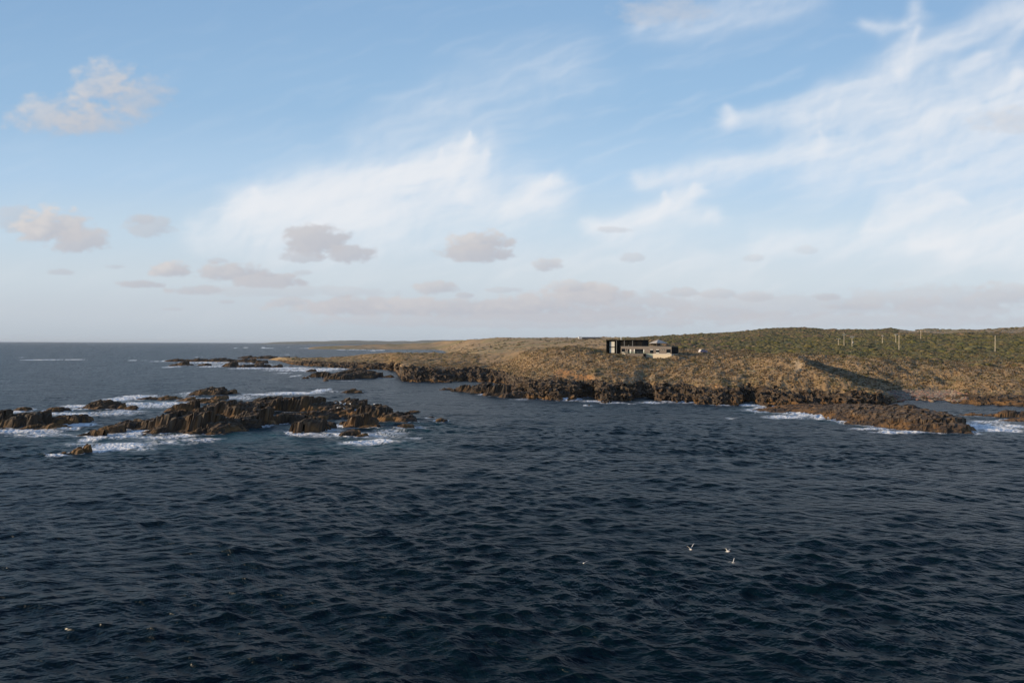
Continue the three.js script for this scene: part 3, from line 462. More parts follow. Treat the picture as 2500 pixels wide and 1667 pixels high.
  for (let j = 0; j < nr; j++) {
    const r = radii[j], cell = Math.max(Math.abs(r - (radii[j + 1] ?? 0)), r * 0.0015);
    for (let i = 0; i < na; i++) {
      const th = angles[i], x = r * Math.sin(th), z = -r * Math.cos(th), o = (j * na + i) * 3, inView = i <= NA && j < nr - 5;
      let calm = 1;
      for (const s of SLICK) { const ex = (x - s.x) / s.rx, ez = (z - s.z) / s.rz, q = ex * ex + ez * ez; if (q < 1.6) calm = Math.min(calm, mix(0.35, 1, sstep(0.4, 1.5, q + 0.5 * N2(x / 9, z / 14)))); }
      const gust = 0.85 + 0.32 * N2(x / 70, z / 45) + 0.26 * N2(x / 19 + 8, z / 14);
      let y = 0, sx = 0, sz = 0, ox = 0, oz = 0;
      for (const [kx, kz, a, ph, lam, k] of waves) {
        const p = kx * x + kz * z + ph, cs = Math.cos(p), sn = Math.sin(p), g = (lam > 9 ? 1 : gust) * calm, A = a * g, w = inView ? clamp(lam / cell * 0.5 - 0.6) : 0;
        y += A * cs * w; const wn = inView ? clamp(lam / cell * 0.9 - 0.3, 0.3, 1) : 0.4; sx -= A * kx * sn * wn; sz -= A * kz * sn * wn;
        if (w > 0) { const q = 0.95 * A * sn * w / k; ox -= kx * q; oz -= kz * q; }
      }
      // sharper crests: where waves pile up the faces steepen
      const crest = 1 + 0.9 * clamp(y * 1.6, -0.4, 0.9); sx *= crest; sz *= crest;
      let foam = 0, lift = 0, tl = 0;
      if (inView && r > 90) {
        const big = 0.5 + 0.5 * fbm(x / 5.5 + 0.4 * z / 5, z / 9, 4, 0.6), lace = 1 - Math.abs(fbm(x / 2.1 + 2 * N2(x / 9, z / 9), z / 3.4, 3)) * 2.2;
        for (const f of FOAM) {
          const ex = (x - f.x) / f.rx, ez = (z - f.z) / f.rz, q = ex * ex + ez * ez; if (q > 2.6) continue;
          const e = Math.exp(-q * 1.2) * f.s; foam = Math.max(foam, e * 1.25); lift = Math.max(lift, f.lift * Math.exp(-q * 1.8) * (0.1 + 1.3 * big * clamp(0.4 + 0.8 * lace)));
        }
        for (const s of ISLES) {
          const pad = 5; if (x < s.lo.x - pad || x > s.hi.x + pad || z < s.lo.y - pad || z > s.hi.y + pad) continue;
          const v = s.field(x, z); if (v < -1.9) continue;
          foam = Math.max(foam, s.surf * sstep(-1.0, -0.05, v) * 1.05); tl = Math.max(tl, s.surf * sstep(-1.7, -0.2, v) * 0.6);
        }
        const px = CX + F * x / -z; if (px > 1240 && px < 2140 && -z > 205 && -z < 270) { const e = -z - lineD(1, px); foam = Math.max(foam, 0.55 * sstep(-5, -1, e)); }
        for (const t of TEAL) { const ex = (x - t.x) / t.rx, ez = (z - t.z) / t.rz; tl = Math.max(tl, t.s * Math.exp(-(ex * ex + ez * ez) * 1.1)); }
        if (r < 330) { const cap = sstep(0.34, 0.5, y + 0.18 * N2(x / 1.5, z / 1.5)) * sstep(0.35, 0.8, N2(x / 14 + 5, z / 14)); foam = Math.max(foam, 0.7 * cap); }
        foam = sstep(0.3, 0.85, foam * (0.4 + 0.5 * big + 0.55 * lace) + 0.12 * (foam > 0.85 ? 1 : 0));
      }
      y += lift;
      if (foam > 0) { sx += foam * 0.5 * N2(x / 0.6, z / 0.6); sz += foam * 0.5 * N2(x / 0.6 + 40, z / 0.6); }
      pos[o] = x + ox; pos[o + 1] = y - 0; pos[o + 2] = z + oz;
      const l = Math.hypot(sx, 1, sz); nor[o] = -sx / l; nor[o + 1] = 1 / l; nor[o + 2] = -sz / l;
      mix3(deep, teal, clamp(tl * (0.8 + 0.4 * N2(x / 11, z / 11))), c); mix3(c, foamC, foam, c);
      col[o] = c[0]; col[o + 1] = c[1]; col[o + 2] = c[2];
      uv[(j * na + i) * 2] = (x + 3.5 * N2(x / 41, z / 41)) / 23; uv[(j * na + i) * 2 + 1] = -(z + 3.5 * N2(x / 41 + 9, z / 41)) / 23;
    }
  }
  for (let j = 0; j < nr - 1; j++) for (let i = 0; i < na; i++) { const a = j * na + i, b = j * na + (i + 1) % na, e = a + na, f = b + na; index.push(a, e, b, b, e, f); }
  const g = new THREE.BufferGeometry();
  g.setAttribute('position', new THREE.BufferAttribute(pos, 3)); g.setAttribute('normal', new THREE.BufferAttribute(nor, 3)); g.setAttribute('color', new THREE.BufferAttribute(col, 3)); g.setAttribute('uv', new THREE.BufferAttribute(uv, 2));
  g.setIndex(index);
  // ripples too fine for the mesh: a tile of periodic waves
  const T = 1024, nm = new Uint8Array(T * T * 4), rip = [];
  for (let i = 0; i < 64; i++) { const lam = 0.18 * Math.pow(2.6 / 0.18, R()), n = 23 / lam, th = main + (R() + R() - 1) * 1.3, a = Math.round(Math.cos(th) * n), b = Math.round(-Math.sin(th) * n); rip.push([a * 2 * Math.PI / T, b * 2 * Math.PI / T, 0.04 * (0.5 + R()), R() * 6.28, Math.cos(th), -Math.sin(th)]); }
  for (let v = 0; v < T; v++) for (let u = 0; u < T; u++) {
    let a = 0, b = 0; for (const [p, q, s, ph, dx, dy] of rip) { const sn = s * Math.sin(p * u + q * v + ph); a += sn * dx; b += sn * dy; }
    const l = Math.hypot(a, b, 1), o = (v * T + u) * 4; nm[o] = 127.5 + 127.5 * a / l; nm[o + 1] = 127.5 + 127.5 * b / l; nm[o + 2] = 127.5 + 127.5 / l; nm[o + 3] = 255;
  }
  const tex = new THREE.DataTexture(nm, T, T); tex.wrapS = tex.wrapT = THREE.RepeatWrapping; tex.magFilter = THREE.LinearFilter; tex.needsUpdate = true;
  const m = put('sea_water', g, new THREE.MeshPhysicalMaterial({ vertexColors: true, roughness: 0.33, specularIntensity: 0.38, ior: 1.333, normalMap: tex, normalScale: new THREE.Vector2(1.45, 1.45) }));
  tag(m, 'dark blue choppy sea with white surf round the rocks', 'water', null, 'structure');
}
makeSea();
note('sea');

// ------------------------------------------------------------------ vegetation
const leafMat = new THREE.MeshStandardMaterial({ color: 0xffffff, roughness: 0.9, side: THREE.DoubleSide });
// a cushion of leafy shoots: small faces through a dome, over a dark twiggy core
function cushion(seed, n, leaf, flat, lumps) {
  const R = rng(seed), pos = [], nor = [], v = new THREE.Vector3(), a = new THREE.Vector3(), b = new THREE.Vector3(), c = new THREE.Vector3(), tmp = new THREE.Vector3();
  const heads = []; for (let i = 0; i < lumps; i++) { const t = R() * 6.283, r = 0.62 * Math.sqrt(R()); heads.push([r * Math.cos(t), 0.25 + 0.45 * R() * (1 - r), r * Math.sin(t), 0.34 + 0.26 * R()]); }
  for (let i = 0; i < n; i++) {
    const h = heads[Math.floor(R() * lumps)], u = R() * 1.15 - 0.15, t = R() * 6.283, s = Math.sqrt(1 - Math.min(1, u * u)), rad = h[3] * (0.78 + 0.3 * R());
    v.set(s * Math.cos(t), u, s * Math.sin(t)); tmp.copy(v);
    const p = new THREE.Vector3(h[0] + v.x * rad, Math.max(0.0, (h[1] + v.y * rad)) * flat, h[2] + v.z * rad);
    tmp.x += (R() - 0.5) * 1.1; tmp.y += (R() - 0.2) * 0.9; tmp.z += (R() - 0.5) * 1.1; tmp.normalize();
    a.set(R() - 0.5, R() - 0.5, R() - 0.5).cross(tmp).normalize(); b.copy(tmp).cross(a);
    const l = leaf * (0.7 + 0.6 * R());
    for (const [x, y] of [[-0.5, -0.4], [0.5, -0.4], [0, 0.75]]) { c.copy(p).addScaledVector(a, x * l).addScaledVector(b, y * l); pos.push(c.x, c.y, c.z); nor.push(tmp.x, tmp.y, tmp.z); }
  }
  const core = new THREE.IcosahedronGeometry(1, 1), cp = core.attributes.position;
  for (const h of heads) for (let i = 0; i < cp.count; i++) { pos.push(h[0] + cp.getX(i) * h[3] * 0.95, Math.max(-0.1, (h[1] + cp.getY(i) * h[3] * 0.95)) * flat, h[2] + cp.getZ(i) * h[3] * 0.95); nor.push(cp.getX(i), cp.getY(i), cp.getZ(i)); }
  const g = new THREE.BufferGeometry(); g.setAttribute('position', new THREE.Float32BufferAttribute(pos, 3)); g.setAttribute('normal', new THREE.Float32BufferAttribute(nor, 3));
  return g;
}
function tussock(seed) { // spray of dry blades
  const R = rng(seed), pos = [], nor = [];
  for (let i = 0; i < 46; i++) {
    const t = R() * 6.283, out = 0.25 + 0.75 * R(), up = 0.55 + 0.6 * R(), r0 = 0.25 * R(), w = 0.07 + 0.06 * R(), cx = Math.cos(t), cz = Math.sin(t);
    const m = [cx * (r0 + out * 0.5), up * 0.75, cz * (r0 + out * 0.5)], e = [cx * (r0 + out), up * (1.05 - 0.5 * out), cz * (r0 + out)], q = [-cz * w, 0, cx * w];
    pos.push(cx * r0 - q[0], 0, cz * r0 - q[2], cx * r0 + q[0], 0, cz * r0 + q[2], ...m, ...m, e[0] + q[0], e[1], e[2] + q[2], e[0] - q[0], e[1], e[2] - q[2]);
    for (let k = 0; k < 6; k++) nor.push(cx * 0.6, 0.8, cz * 0.6);
  }
  const g = new THREE.BufferGeometry(); g.setAttribute('position', new THREE.Float32BufferAttribute(pos, 3)); g.setAttribute('normal', new THREE.Float32BufferAttribute(nor, 3));
  return g;
}
function mound(seed) { // low cushion plant: a close dome with a few loose shoots
  const R = rng(seed), g0 = new THREE.IcosahedronGeometry(1, 2), p = g0.attributes.position, pos = [], nor = [];
  for (let i = 0; i < p.count; i++) { const x = p.getX(i), y = p.getY(i), z = p.getZ(i), s = 0.85 + 0.3 * N3(x * 1.4 + seed, y * 1.4, z * 1.4) + 0.14 * N3(x * 4 + seed, y * 4, z * 4); pos.push(x * s, Math.max(-0.15, y * s), z * s); }
  for (let i = 0; i < 50; i++) { const t = R() * 6.283, u = 0.15 + 0.85 * R(), s = Math.sqrt(1 - u * u), cx = Math.cos(t) * s * 0.95, cz = Math.sin(t) * s * 0.95, a = R() * 6.283, l = 0.16 + 0.12 * R(); pos.push(cx - l * Math.cos(a) * 0.5, u * 0.85, cz - l * Math.sin(a) * 0.5, cx + l * Math.cos(a) * 0.5, u * 0.85, cz + l * Math.sin(a) * 0.5, cx * 1.12, u * 0.85 + l, cz * 1.12); }
  const g = new THREE.BufferGeometry(); g.setAttribute('position', new THREE.Float32BufferAttribute(pos, 3)); g.computeVertexNormals();
  return g;
}
const mounds = [mound(31), mound(32), mound(33)];
const bushes = [cushion(1, 300, 0.14, 0.85, 5), cushion(2, 300, 0.15, 0.75, 4), cushion(3, 320, 0.13, 0.95, 6)], tufts = [tussock(5), tussock(6)];
const DUM = new THREE.Object3D();
function field(name, label, geos, list, kindMat = leafMat) {
  geos.forEach((g, k) => {
    const mine = list.filter((_, i) => i % geos.length === k); if (!mine.length) return;
    const im = new THREE.InstancedMesh(g, kindMat, mine.length); im.name = numbered(name); im.castShadow = im.receiveShadow = true;
    const c = new THREE.Color();
    mine.forEach((q, i) => { DUM.position.set(q.x, q.y, q.z); DUM.rotation.set(0, q.turn, 0); DUM.scale.set(q.r, q.h, q.r); DUM.updateMatrix(); im.setMatrixAt(i, DUM.matrix); im.setColorAt(i, c.setRGB(...q.c)); });
    scene.add(im); tag(im, label, 'vegetation', null, 'stuff');
  });
}
const jit = (c, R, a = 0.35) => { const k = 1 - a / 2 + a * R() ; return [c[0] * k * (0.92 + 0.16 * R()), c[1] * k * (0.94 + 0.12 * R()), c[2] * k]; };
const inHouse = (x, z) => { const qx = (x - houseAt.x) * hx.x + (z - houseAt.z) * hx.z, qz = (x - houseAt.x) * hz.x + (z - houseAt.z) * hz.z; return qx > -14 && qx < 28.5 && qz > -13 && qz < 3 && !(qx > 14 && qz > 1.0) && !(qx < 2.5 && qz > 0.6); };
const clearSpots = []; // car, poles, shelter
const carAt = groundAt(1717, 861, 345); clearSpots.push([carAt.x, carAt.z, 4.2]);
const VEG = { tan: [0.37, 0.25, 0.118], brown: [0.27, 0.175, 0.084], olive: [0.21, 0.165, 0.062], grey: [0.47, 0.40, 0.27], green: [0.11, 0.096, 0.022], lime: [0.145, 0.12, 0.028], dark: [0.06, 0.052, 0.022], deepgreen: [0.08, 0.08, 0.024], straw: [0.50, 0.345, 0.165], hillolive: [0.135, 0.112, 0.043], hillbrown: [0.17, 0.115, 0.058] };
{ // heath on the slopes above the cliffs
  const R = rng(301), low = [], grass = [];
  for (let i = 0; i < 100000; i++) {
    const d = 222 + 200 * R(), x = -62 + (330 + 62) * R(), px = CX + F * x / d; if (px < 1000 || px > 2620) continue;
    const C = lineD(2, px), n2 = N2(x / 7, -d / 7); if (d < C + 0.8 + 3 * n2) continue;
    const z = -d, y = land(px, d); if (y < 0.9 || inHouse(x, z) || clearSpots.some(([a, b, r]) => (x - a) ** 2 + (z - b) ** 2 < r * r)) continue;
    const py = horizonAt(px) + (EYE - y) / d * F;
    if (((px - 2255) / 90) ** 2 + ((py - 960) / 11) ** 2 < 1 || ((px - 1378) / 24) ** 2 + ((py - 912) / 11) ** 2 < 0.9 || ((px - 1425) / 32) ** 2 + ((py - 921) / 8) ** 2 < 0.9 || ((px - 1950) / 9) ** 2 + ((py - 893) / 14) ** 2 < 0.9) continue;
    if (scrub(px, d, x, z) > 0.75 && R() < 0.7) continue;
    const m = fbm(x / 17, z / 17, 3) + 0.5 * N2(x / 4, z / 4), k = R();
    const wet = fbm(x / 26 + 40, z / 26, 2) + (px > 1620 && px < 1900 ? 0.12 : 0) + (px > 2050 ? 0.2 : -0.02);
    let c = mix3(VEG.brown, VEG.tan, sstep(-0.4, 0.35, m), []); mix3(c, VEG.olive, sstep(0.1, 0.4, wet), c); mix3(c, VEG.hillolive, 0.6 * sstep(0.35, 0.6, wet), c);
    const pale = N2(x / 9 + 77, z / 9); mix3(c, VEG.grey, 0.7 * sstep(0.3, 0.6, pale) * k, c);
    if (R() < 0.72) { const r = 0.4 + 0.7 * R() * R() * R() + 0.2 * Math.max(0, m); low.push({ x, y: y - 0.12, z, r, h: r * (0.2 + 0.18 * R()), turn: R() * 6.3, c: jit(c, R, 0.28) }); }
    else { const r = 0.35 + 0.35 * R(); grass.push({ x, y: y - 0.05, z, r, h: r * (0.8 + 0.5 * R()), turn: R() * 6.3, c: jit(k < 0.35 ? VEG.straw : c, R, 0.3) }); }
  }
  for (let i = 0; i < 24000; i++) { // the same heath, thinner, on the peninsula
    const d = 420 + 300 * R(), px = 700 + 470 * R(), x = (px - CX) / F * d, z = -d; if (d < lineD(2, px) + 4 || d > lineD(4, px) + 25) continue;
    const y = land(px, d); if (y < 1.6) continue; const m = fbm(x / 17, z / 17, 3), k = R(), r = 0.5 + 0.9 * R() * R();
    low.push({ x, y: y - 0.12, z, r, h: r * (0.2 + 0.18 * R()), turn: R() * 6.3, c: jit(m < -0.1 ? VEG.brown : k < 0.5 ? VEG.olive : VEG.tan, R, 0.5) });
  }
  console.log('heath', low.length, grass.length);
  field('heath_shrubs', 'low brown and olive heath covering the slopes above the cliffs', mounds, low);
  field('tussock_grass', 'dry straw-coloured tussock grass among the heath', tufts, grass);
}
{ // dense green scrub on the plateau and the hill behind; the largest near bushes stand as things of their own
  const R = rng(402), all = [];
  for (let i = 0; i < 80000; i++) {
    const d = Math.sqrt(310 * 310 + (1060 * 1060 - 310 * 310) * R()), px = 1270 + 1380 * R(), x = (px - CX) / F * d, z = -d; if (px < 1450 && d > 460) continue;
    const s = scrub(px, d, x, z); if (R() > s * 1.05 - 0.08 || inHouse(x, z) || clearSpots.some(([a, b, r]) => (x - a) ** 2 + (z - b) ** 2 < (r + 2) ** 2)) continue;
    const gap = fbm(x / 16 + 90, z / 16, 3); if (gap > 0.3 && d < 600 || gap > 0.45) continue;
    if (px < 1700 && px > 1470 && d < 352) continue;
    const big = ((d < 400 ? 1.4 : 2.0) + 3.4 * R() * R() * R()) * (1 + 0.9 * Math.max(-0.3, fbm(x / 30, z / 30, 2))), y = land(px, d), k = R(), patch = fbm(x / 34 + 11, z / 34, 3), q = 0.7 * patch + 0.25 * N2(x / 9, z / 9);
    let c = q > 0.3 ? VEG.lime : q > 0.0 ? VEG.green : q > -0.3 ? VEG.hillolive : VEG.deepgreen;
    if (px < 1950 && patch < 0.1 && k < 0.6) c = VEG.hillolive; if (px < 1850 && patch < 0.0 && k < 0.8) c = VEG.hillbrown; if (d > 640) c = q > 0.15 ? VEG.hillbrown : q > -0.25 ? VEG.hillolive : VEG.deepgreen; if (k < 0.05) c = VEG.dark;
    const r = px < 1470 ? big * 0.7 : big;
    all.push({ x, y: y - 0.25 * r, z, r, h: r * (0.32 + 0.34 * R()), turn: R() * 6.3, c: jit(c, R, 0.18), d, px });
  }
  const near = all.filter((q) => q.px > 1500 && q.px < 2490 && q.d > 330 && q.d < 520).sort((a, b) => b.r / b.d - a.r / a.d).slice(0, 260), set = new Set(near), mats = new Map();
  console.log('scrub', all.length);
  for (const q of near) {
    const key = q.c.map((v) => Math.round(v * 60)).join(); if (!mats.has(key)) mats.set(key, new THREE.MeshStandardMaterial({ color: new THREE.Color().setRGB(...q.c), roughness: 0.9, side: THREE.DoubleSide }));
    const m = put('coastal_shrub', bushes[Math.floor(R() * 3)], mats.get(key)); m.position.set(q.x, q.y, q.z); m.rotation.y = q.turn; m.scale.set(q.r, q.h, q.r);
    tag(m, 'rounded green shrub among the larger bushes on the plateau', 'shrub', 'larger shrubs on the plateau');
  }
  field('scrub_bushes', 'dense green scrub covering the plateau and hill', bushes, all.filter((q) => !set.has(q)));
}
{ // scattered bushes on the far fields
  const R = rng(503), list = [];
  for (let i = 0; i < 16000; i++) {
    const d = 430 + 1700 * R(), px = 690 + 1830 * R(), x = (px - CX) / F * d, z = -d, y = land(px, d); if (y < 1.5 || (px > 1650 && px < 2190)) continue;
    if (fbm(x / 90 + 5, z / 200, 3) + 0.35 * (R() - 0.5) < 0.08) continue;
    const r = 0.8 + 1.8 * R() * (d > 900 ? 1.5 : 0.7); list.push({ x, y: y - 0.2, z, r, h: r * 0.55, turn: R() * 6.3, c: jit(R() < 0.6 ? VEG.hillolive : VEG.hillbrown, R, 0.5) });
  }
  field('field_bushes', 'small dark bushes dotted over the far golden fields', bushes, list);
}
note('plants');

// ------------------------------------------------------------------ rock outcrops along the shore
{
  const R = rng(606), kinds = [];
  for (let k = 0; k < 7; k++) {
    let g = new THREE.IcosahedronGeometry(1, 5); g.deleteAttribute('uv'); g.deleteAttribute('normal'); g = mergeVertices(g, 1e-4);
    const p = g.attributes.position, col = new Float32Array(p.count * 3), c = [0, 0, 0];
    for (let i = 0; i < p.count; i++) {
      let x = p.getX(i), y = p.getY(i), z = p.getZ(i); const s = 1 + 0.5 * (ridge3(x * 0.9 + k * 9, y * 0.9, z * 0.9) - 0.5) + 0.28 * (ridge3(x * 2.3 + k * 5, y * 2.6, z * 2.3) - 0.4) + 0.1 * N3(x * 5, y * 5, z * 5 + k);
      x *= s * 1.25; y *= s * 0.8; z *= s; y = mix(y, ledges(y, x, z, 0.3, 0.35, 3), 0.75); x += 0.25 * y;
      p.setXYZ(i, x, y, z); rockColor(x * 2 + k * 50, y * 2 + 3, z * 2, c, 0.4); col[i * 3] = c[0]; col[i * 3 + 1] = c[1]; col[i * 3 + 2] = c[2];
    }
    g.setAttribute('color', new THREE.BufferAttribute(col, 3)); g.computeVertexNormals(); kinds.push(g);
  }
  const add = (px, d, r, label, group, y) => { const m = put('rock_outcrop', kinds[Math.floor(R() * 7)], rockMat); m.position.set((px - CX) / F * d, (y ?? Math.max(0.1, land(px, d))) - 0.15 * r, -d); m.rotation.set((R() - 0.5) * 0.4, R() * 6.28, (R() - 0.5) * 0.4); m.scale.set(r * (0.8 + 0.5 * R()), r * (0.7 + 0.5 * R()), r * (0.8 + 0.4 * R())); tag(m, label, 'rock', group); };
  const G = 'rock outcrops along the foot of the mainland cliffs', L = 'jagged dark brown rock outcrop in the cliff line along the mainland shore';
  for (let px = 975; px < 2130; px += 9 + 10 * R()) { const S = lineD(1, px), C = lineD(2, px), t = R(); add(px, mix(S + 1.5, C, t), (0.9 + 1.5 * R()) * (S > 330 ? 1.25 : 1), L, G); }
  for (let px = 730; px < 975; px += 12 + 14 * R()) { const S = lineD(1, px), C = lineD(2, px); add(px, mix(S + 1, C, R()), 1.4 + 1.8 * R(), 'dark weathered rock along the peninsula shore', 'rocks along the peninsula shore'); }
  for (let px = 2230; px < 2500; px += 10 + 14 * R()) { const S = lineD(1, px), C = lineD(2, px); add(px, mix(S + 1, C, R()), 0.5 + 0.9 * R(), 'low brown rock along the shore of the shingle cove', 'rocks along the cove shore'); }
}
{ // stones of the shingle cove
  const R = rng(711), list = [], stone = new THREE.IcosahedronGeometry(1, 1), p = stone.attributes.position;
  for (let i = 0; i < p.count; i++) { const x = p.getX(i), y = p.getY(i), z = p.getZ(i), s = 1 + 0.25 * N3(x * 1.3, y * 1.3, z * 1.3); p.setXYZ(i, x * s * 1.2, y * s * 0.7, z * s); }
  stone.computeVertexNormals();
  for (let i = 0; i < 9000; i++) {
    const d = 238 + 36 * R(), px = 2165 + 200 * R(), x = (px - CX) / F * d, y = land(px, d); if (y < 0.15 || y > 2.2) continue;
    const r = 0.12 + 0.5 * R() ** 3; list.push({ x, y: y + 0.1 * r, z: -d, r, h: r * (0.7 + 0.4 * R()), turn: R() * 6.3, c: jit(R() < 0.25 ? [0.26, 0.13, 0.085] : R() < 0.5 ? [0.30, 0.235, 0.165] : [0.16, 0.125, 0.09], R, 0.6) });
  }
  field('shingle', 'brown and grey stones of the shingle cove', [stone], list, new THREE.MeshStandardMaterial({ color: 0xffffff, roughness: 0.85, flatShading: true }));
}

// ------------------------------------------------------------------ the house: dark two-storey block and long low wing
{
  const H = thing('beach_house', 'dark modern flat-roofed house on the bluff, tall black block and low grey wing', 'house', houseAt, houseTurn);
  const cladL = mat(0.215, 0.178, 0.150, 0.8), black = new THREE.MeshPhysicalMaterial({ color: new THREE.Color(0.010, 0.009, 0.008), roughness: 0.95, specularIntensity: 0.3 }), cream = mat(0.62, 0.52, 0.38, 0.85), metal = mat(0.10, 0.105, 0.11, 0.5), glass = new THREE.MeshPhysicalMaterial({ color: 0x0d1418, roughness: 0.08, specularIntensity: 1 }), white = mat(0.72, 0.69, 0.62, 0.8), deckM = mat(0.15, 0.125, 0.105, 0.85), flue = mat(0.75, 0.74, 0.7, 0.5);
  const clear = new THREE.MeshPhysicalMaterial({ color: new THREE.Color(0.86, 0.93, 0.9), roughness: 0.05, transmission: 1, thickness: 0, side: THREE.DoubleSide });
  const LL = 26.5, WW = 9.5, HH = 3.5;
  // low wing
  const wing = put('low_wing', box(LL, HH, WW, LL / 2, HH / 2, -WW / 2), cladL, H); tag(wing, 'long low grey-brown clad wing');
  put('end_wall', box(0.12, HH - 0.1, WW - 0.1, LL + 0.062, HH / 2 - 0.04, -WW / 2), black, wing).userData.label = 'black clad end wall';
  put('roof_edge', box(LL + 0.2, 0.14, WW + 0.2, LL / 2, HH + 0.072, -WW / 2), metal, wing);
  for (let i = 1; i < 44; i++) put('cladding_batten', box(0.05, HH - 0.1, 0.04, i * 0.6, HH / 2, 0.021), cladL, wing);
  put('plinth', box(LL + 0.1, 4, WW + 0.1, LL / 2, -2.02, -WW / 2), cream, H).userData.label = 'cream rendered base wall';
  put('base_trim', box(LL - 13.4, 0.22, 0.12, 13.5 + (LL - 13.4) / 2, -0.25, 0.13), white, H);
  const win = (x0, x1, y0, y1, blinds) => {
    const w = x1 - x0, h = y1 - y0, cx = (x0 + x1) / 2, cy = (y0 + y1) / 2, f = 0.07;
    const fr = put('window', mergeGeometries([box(w, f, 0.12, cx, y1 - f / 2, 0.062), box(w, f, 0.12, cx, y0 + f / 2, 0.062), box(f, h - 2 * f, 0.12, x0 + f / 2, cy, 0.062), box(f, h - 2 * f, 0.12, x1 - f / 2, cy, 0.062)]), black, H);
    put('pane', box(w - 2 * f, h - 2 * f, 0.03, cx, cy, 0.05), glass, fr);
    if (blinds) for (const [a, b] of blinds) put('blind', box(w - 0.2, (b - a) * h, 0.02, cx, y0 + h * (a + b) / 2, 0.08), white, fr);
  };
  win(0.45, 2.2, 0.35, 2.35, [[0.03, 0.16]]); win(2.85, 3.3, 1.7, 2.2); win(3.9, 5.9, 0.1, 2.2);
  win(6.9, 12.7, 0.1, 2.25); win(14.0, 14.7, 1.8, 2.2, [[0.05, 0.5]]); win(15.6, 17.3, 0.25, 2.25, [[0.8, 0.97]]); win(18.6, 20.4, 0.25, 2.25, [[0.8, 0.97], [0.04, 0.22]]); win(21.2, 21.95, 1.75, 2.25, [[0.1, 0.5]]); win(22.3, 23.1, 1.75, 2.25, [[0.1, 0.5]]); win(24.0, 26.1, 0.2, 2.25, [[0.03, 0.14]]);
  put('curtain', box(0.9, 2.0, 0.03, 5.3, 1.15, 0.085), white, H); put('curtain', box(0.55, 2.05, 0.03, 7.3, 1.15, 0.085), white, H); put('curtain', box(0.5, 2.05, 0.03, 12.4, 1.15, 0.085), white, H);
  for (const x of [8.4, 9.9, 11.3]) put('mullion', box(0.08, 2.0, 0.1, x, 1.17, 0.13), black, H);
  // deck with glass balustrade
  const deck = put('deck', box(9.6, 1.9, 3.2, 8.6, -1.05, 1.72), deckM, H);
  put('deck_board', box(9.8, 0.1, 3.3, 8.6, -0.045, 1.76), deckM, deck);
  put('end_panel', box(0.06, 1.8, 3.1, 13.44, -1.05, 1.72), black, deck);
  for (let i = 0; i < 6; i++) put('balustrade_pane', box(1.52, 1.0, 0.02, 4.62 + i * 1.59, 0.52, 3.3), clear, deck);
  put('balustrade_pane', box(0.02, 1.0, 3.0, 13.3, 0.52, 1.72), clear, deck);
  put('handrail', box(9.7, 0.05, 0.06, 8.6, 1.06, 3.3), metal, deck);
  for (let i = 0; i < 7; i++) put('post', box(0.05, 1.1, 0.05, 3.84 + i * 1.59, 0.53, 3.3), metal, deck);
  // tall block, set back behind the wing
  const tx0 = -9.4, tx1 = 9.6, tz1 = -1.2 - WW * 0 - 3.4, TD = 8.5, y0 = -2.5, y1 = 6.5, tw = tx1 - tx0;
  const tall = put('tall_block', box(tw, y1 - y0, TD, (tx0 + tx1) / 2, (y0 + y1) / 2, tz1 - TD / 2), black, H); tag(tall, 'black two-storey block');
  put('roof_slab', box(tw + 0.5, 0.35, TD + 1.8, (tx0 + tx1) / 2, y1 + 0.177, tz1 - TD / 2 + 0.75), black, tall);
  put('end_fin', box(0.35, y1 - y0, 1.6, tx0 + 0.1, (y0 + y1) / 2, tz1 + 0.8), black, tall);
  put('end_fin', box(0.35, y1 - y0, 1.6, tx0 + 5.0, (y0 + y1) / 2, tz1 + 0.8), black, tall);
  for (const [fy0, fy1] of [[0.1, 2.9], [3.25, 6.05]]) {
    const x0 = tx0 + 1.1, x1 = tx0 + 3.9, n = 3, w = (x1 - x0) / n;
    const fr = put('window', mergeGeometries([box(x1 - x0, 0.1, 0.14, (x0 + x1) / 2, fy1, tz1 + 0.072), box(x1 - x0, 0.1, 0.14, (x0 + x1) / 2, fy0, tz1 + 0.072), ...[0, 1, 2, 3].map((i) => box(0.1, fy1 - fy0 - 0.1, 0.14, x0 + i * w, (fy0 + fy1) / 2, tz1 + 0.072))]), metal, tall);
    for (let i = 0; i < n; i++) put('pane', box(w - 0.12, fy1 - fy0 - 0.12, 0.03, x0 + (i + 0.5) * w, (fy0 + fy1) / 2, tz1 + 0.04), white, fr).userData.label = 'pale curtained pane';
  }
  put('floor_band', box(4.6, 0.3, 0.3, tx0 + 2.5, 3.07, tz1 + 0.18), black, tall);
  for (const x of [tx0 + 5.6, tx0 + 9.9, tx0 + 14.4]) put('column', box(0.28, y1 - y0, 0.28, x, (y0 + y1) / 2, tz1 + 1.35), metal, tall);
  put('chimney_flue', new THREE.CylinderGeometry(0.22, 0.22, 1.4, 12).translate(tx0 + 6.6, y1 + 0.95, tz1 - 2), flue, tall);
  put('roof_vent', new THREE.CylinderGeometry(0.2, 0.25, 0.6, 10).translate(3.2, HH + 0.43, -2.4), metal, wing);
}
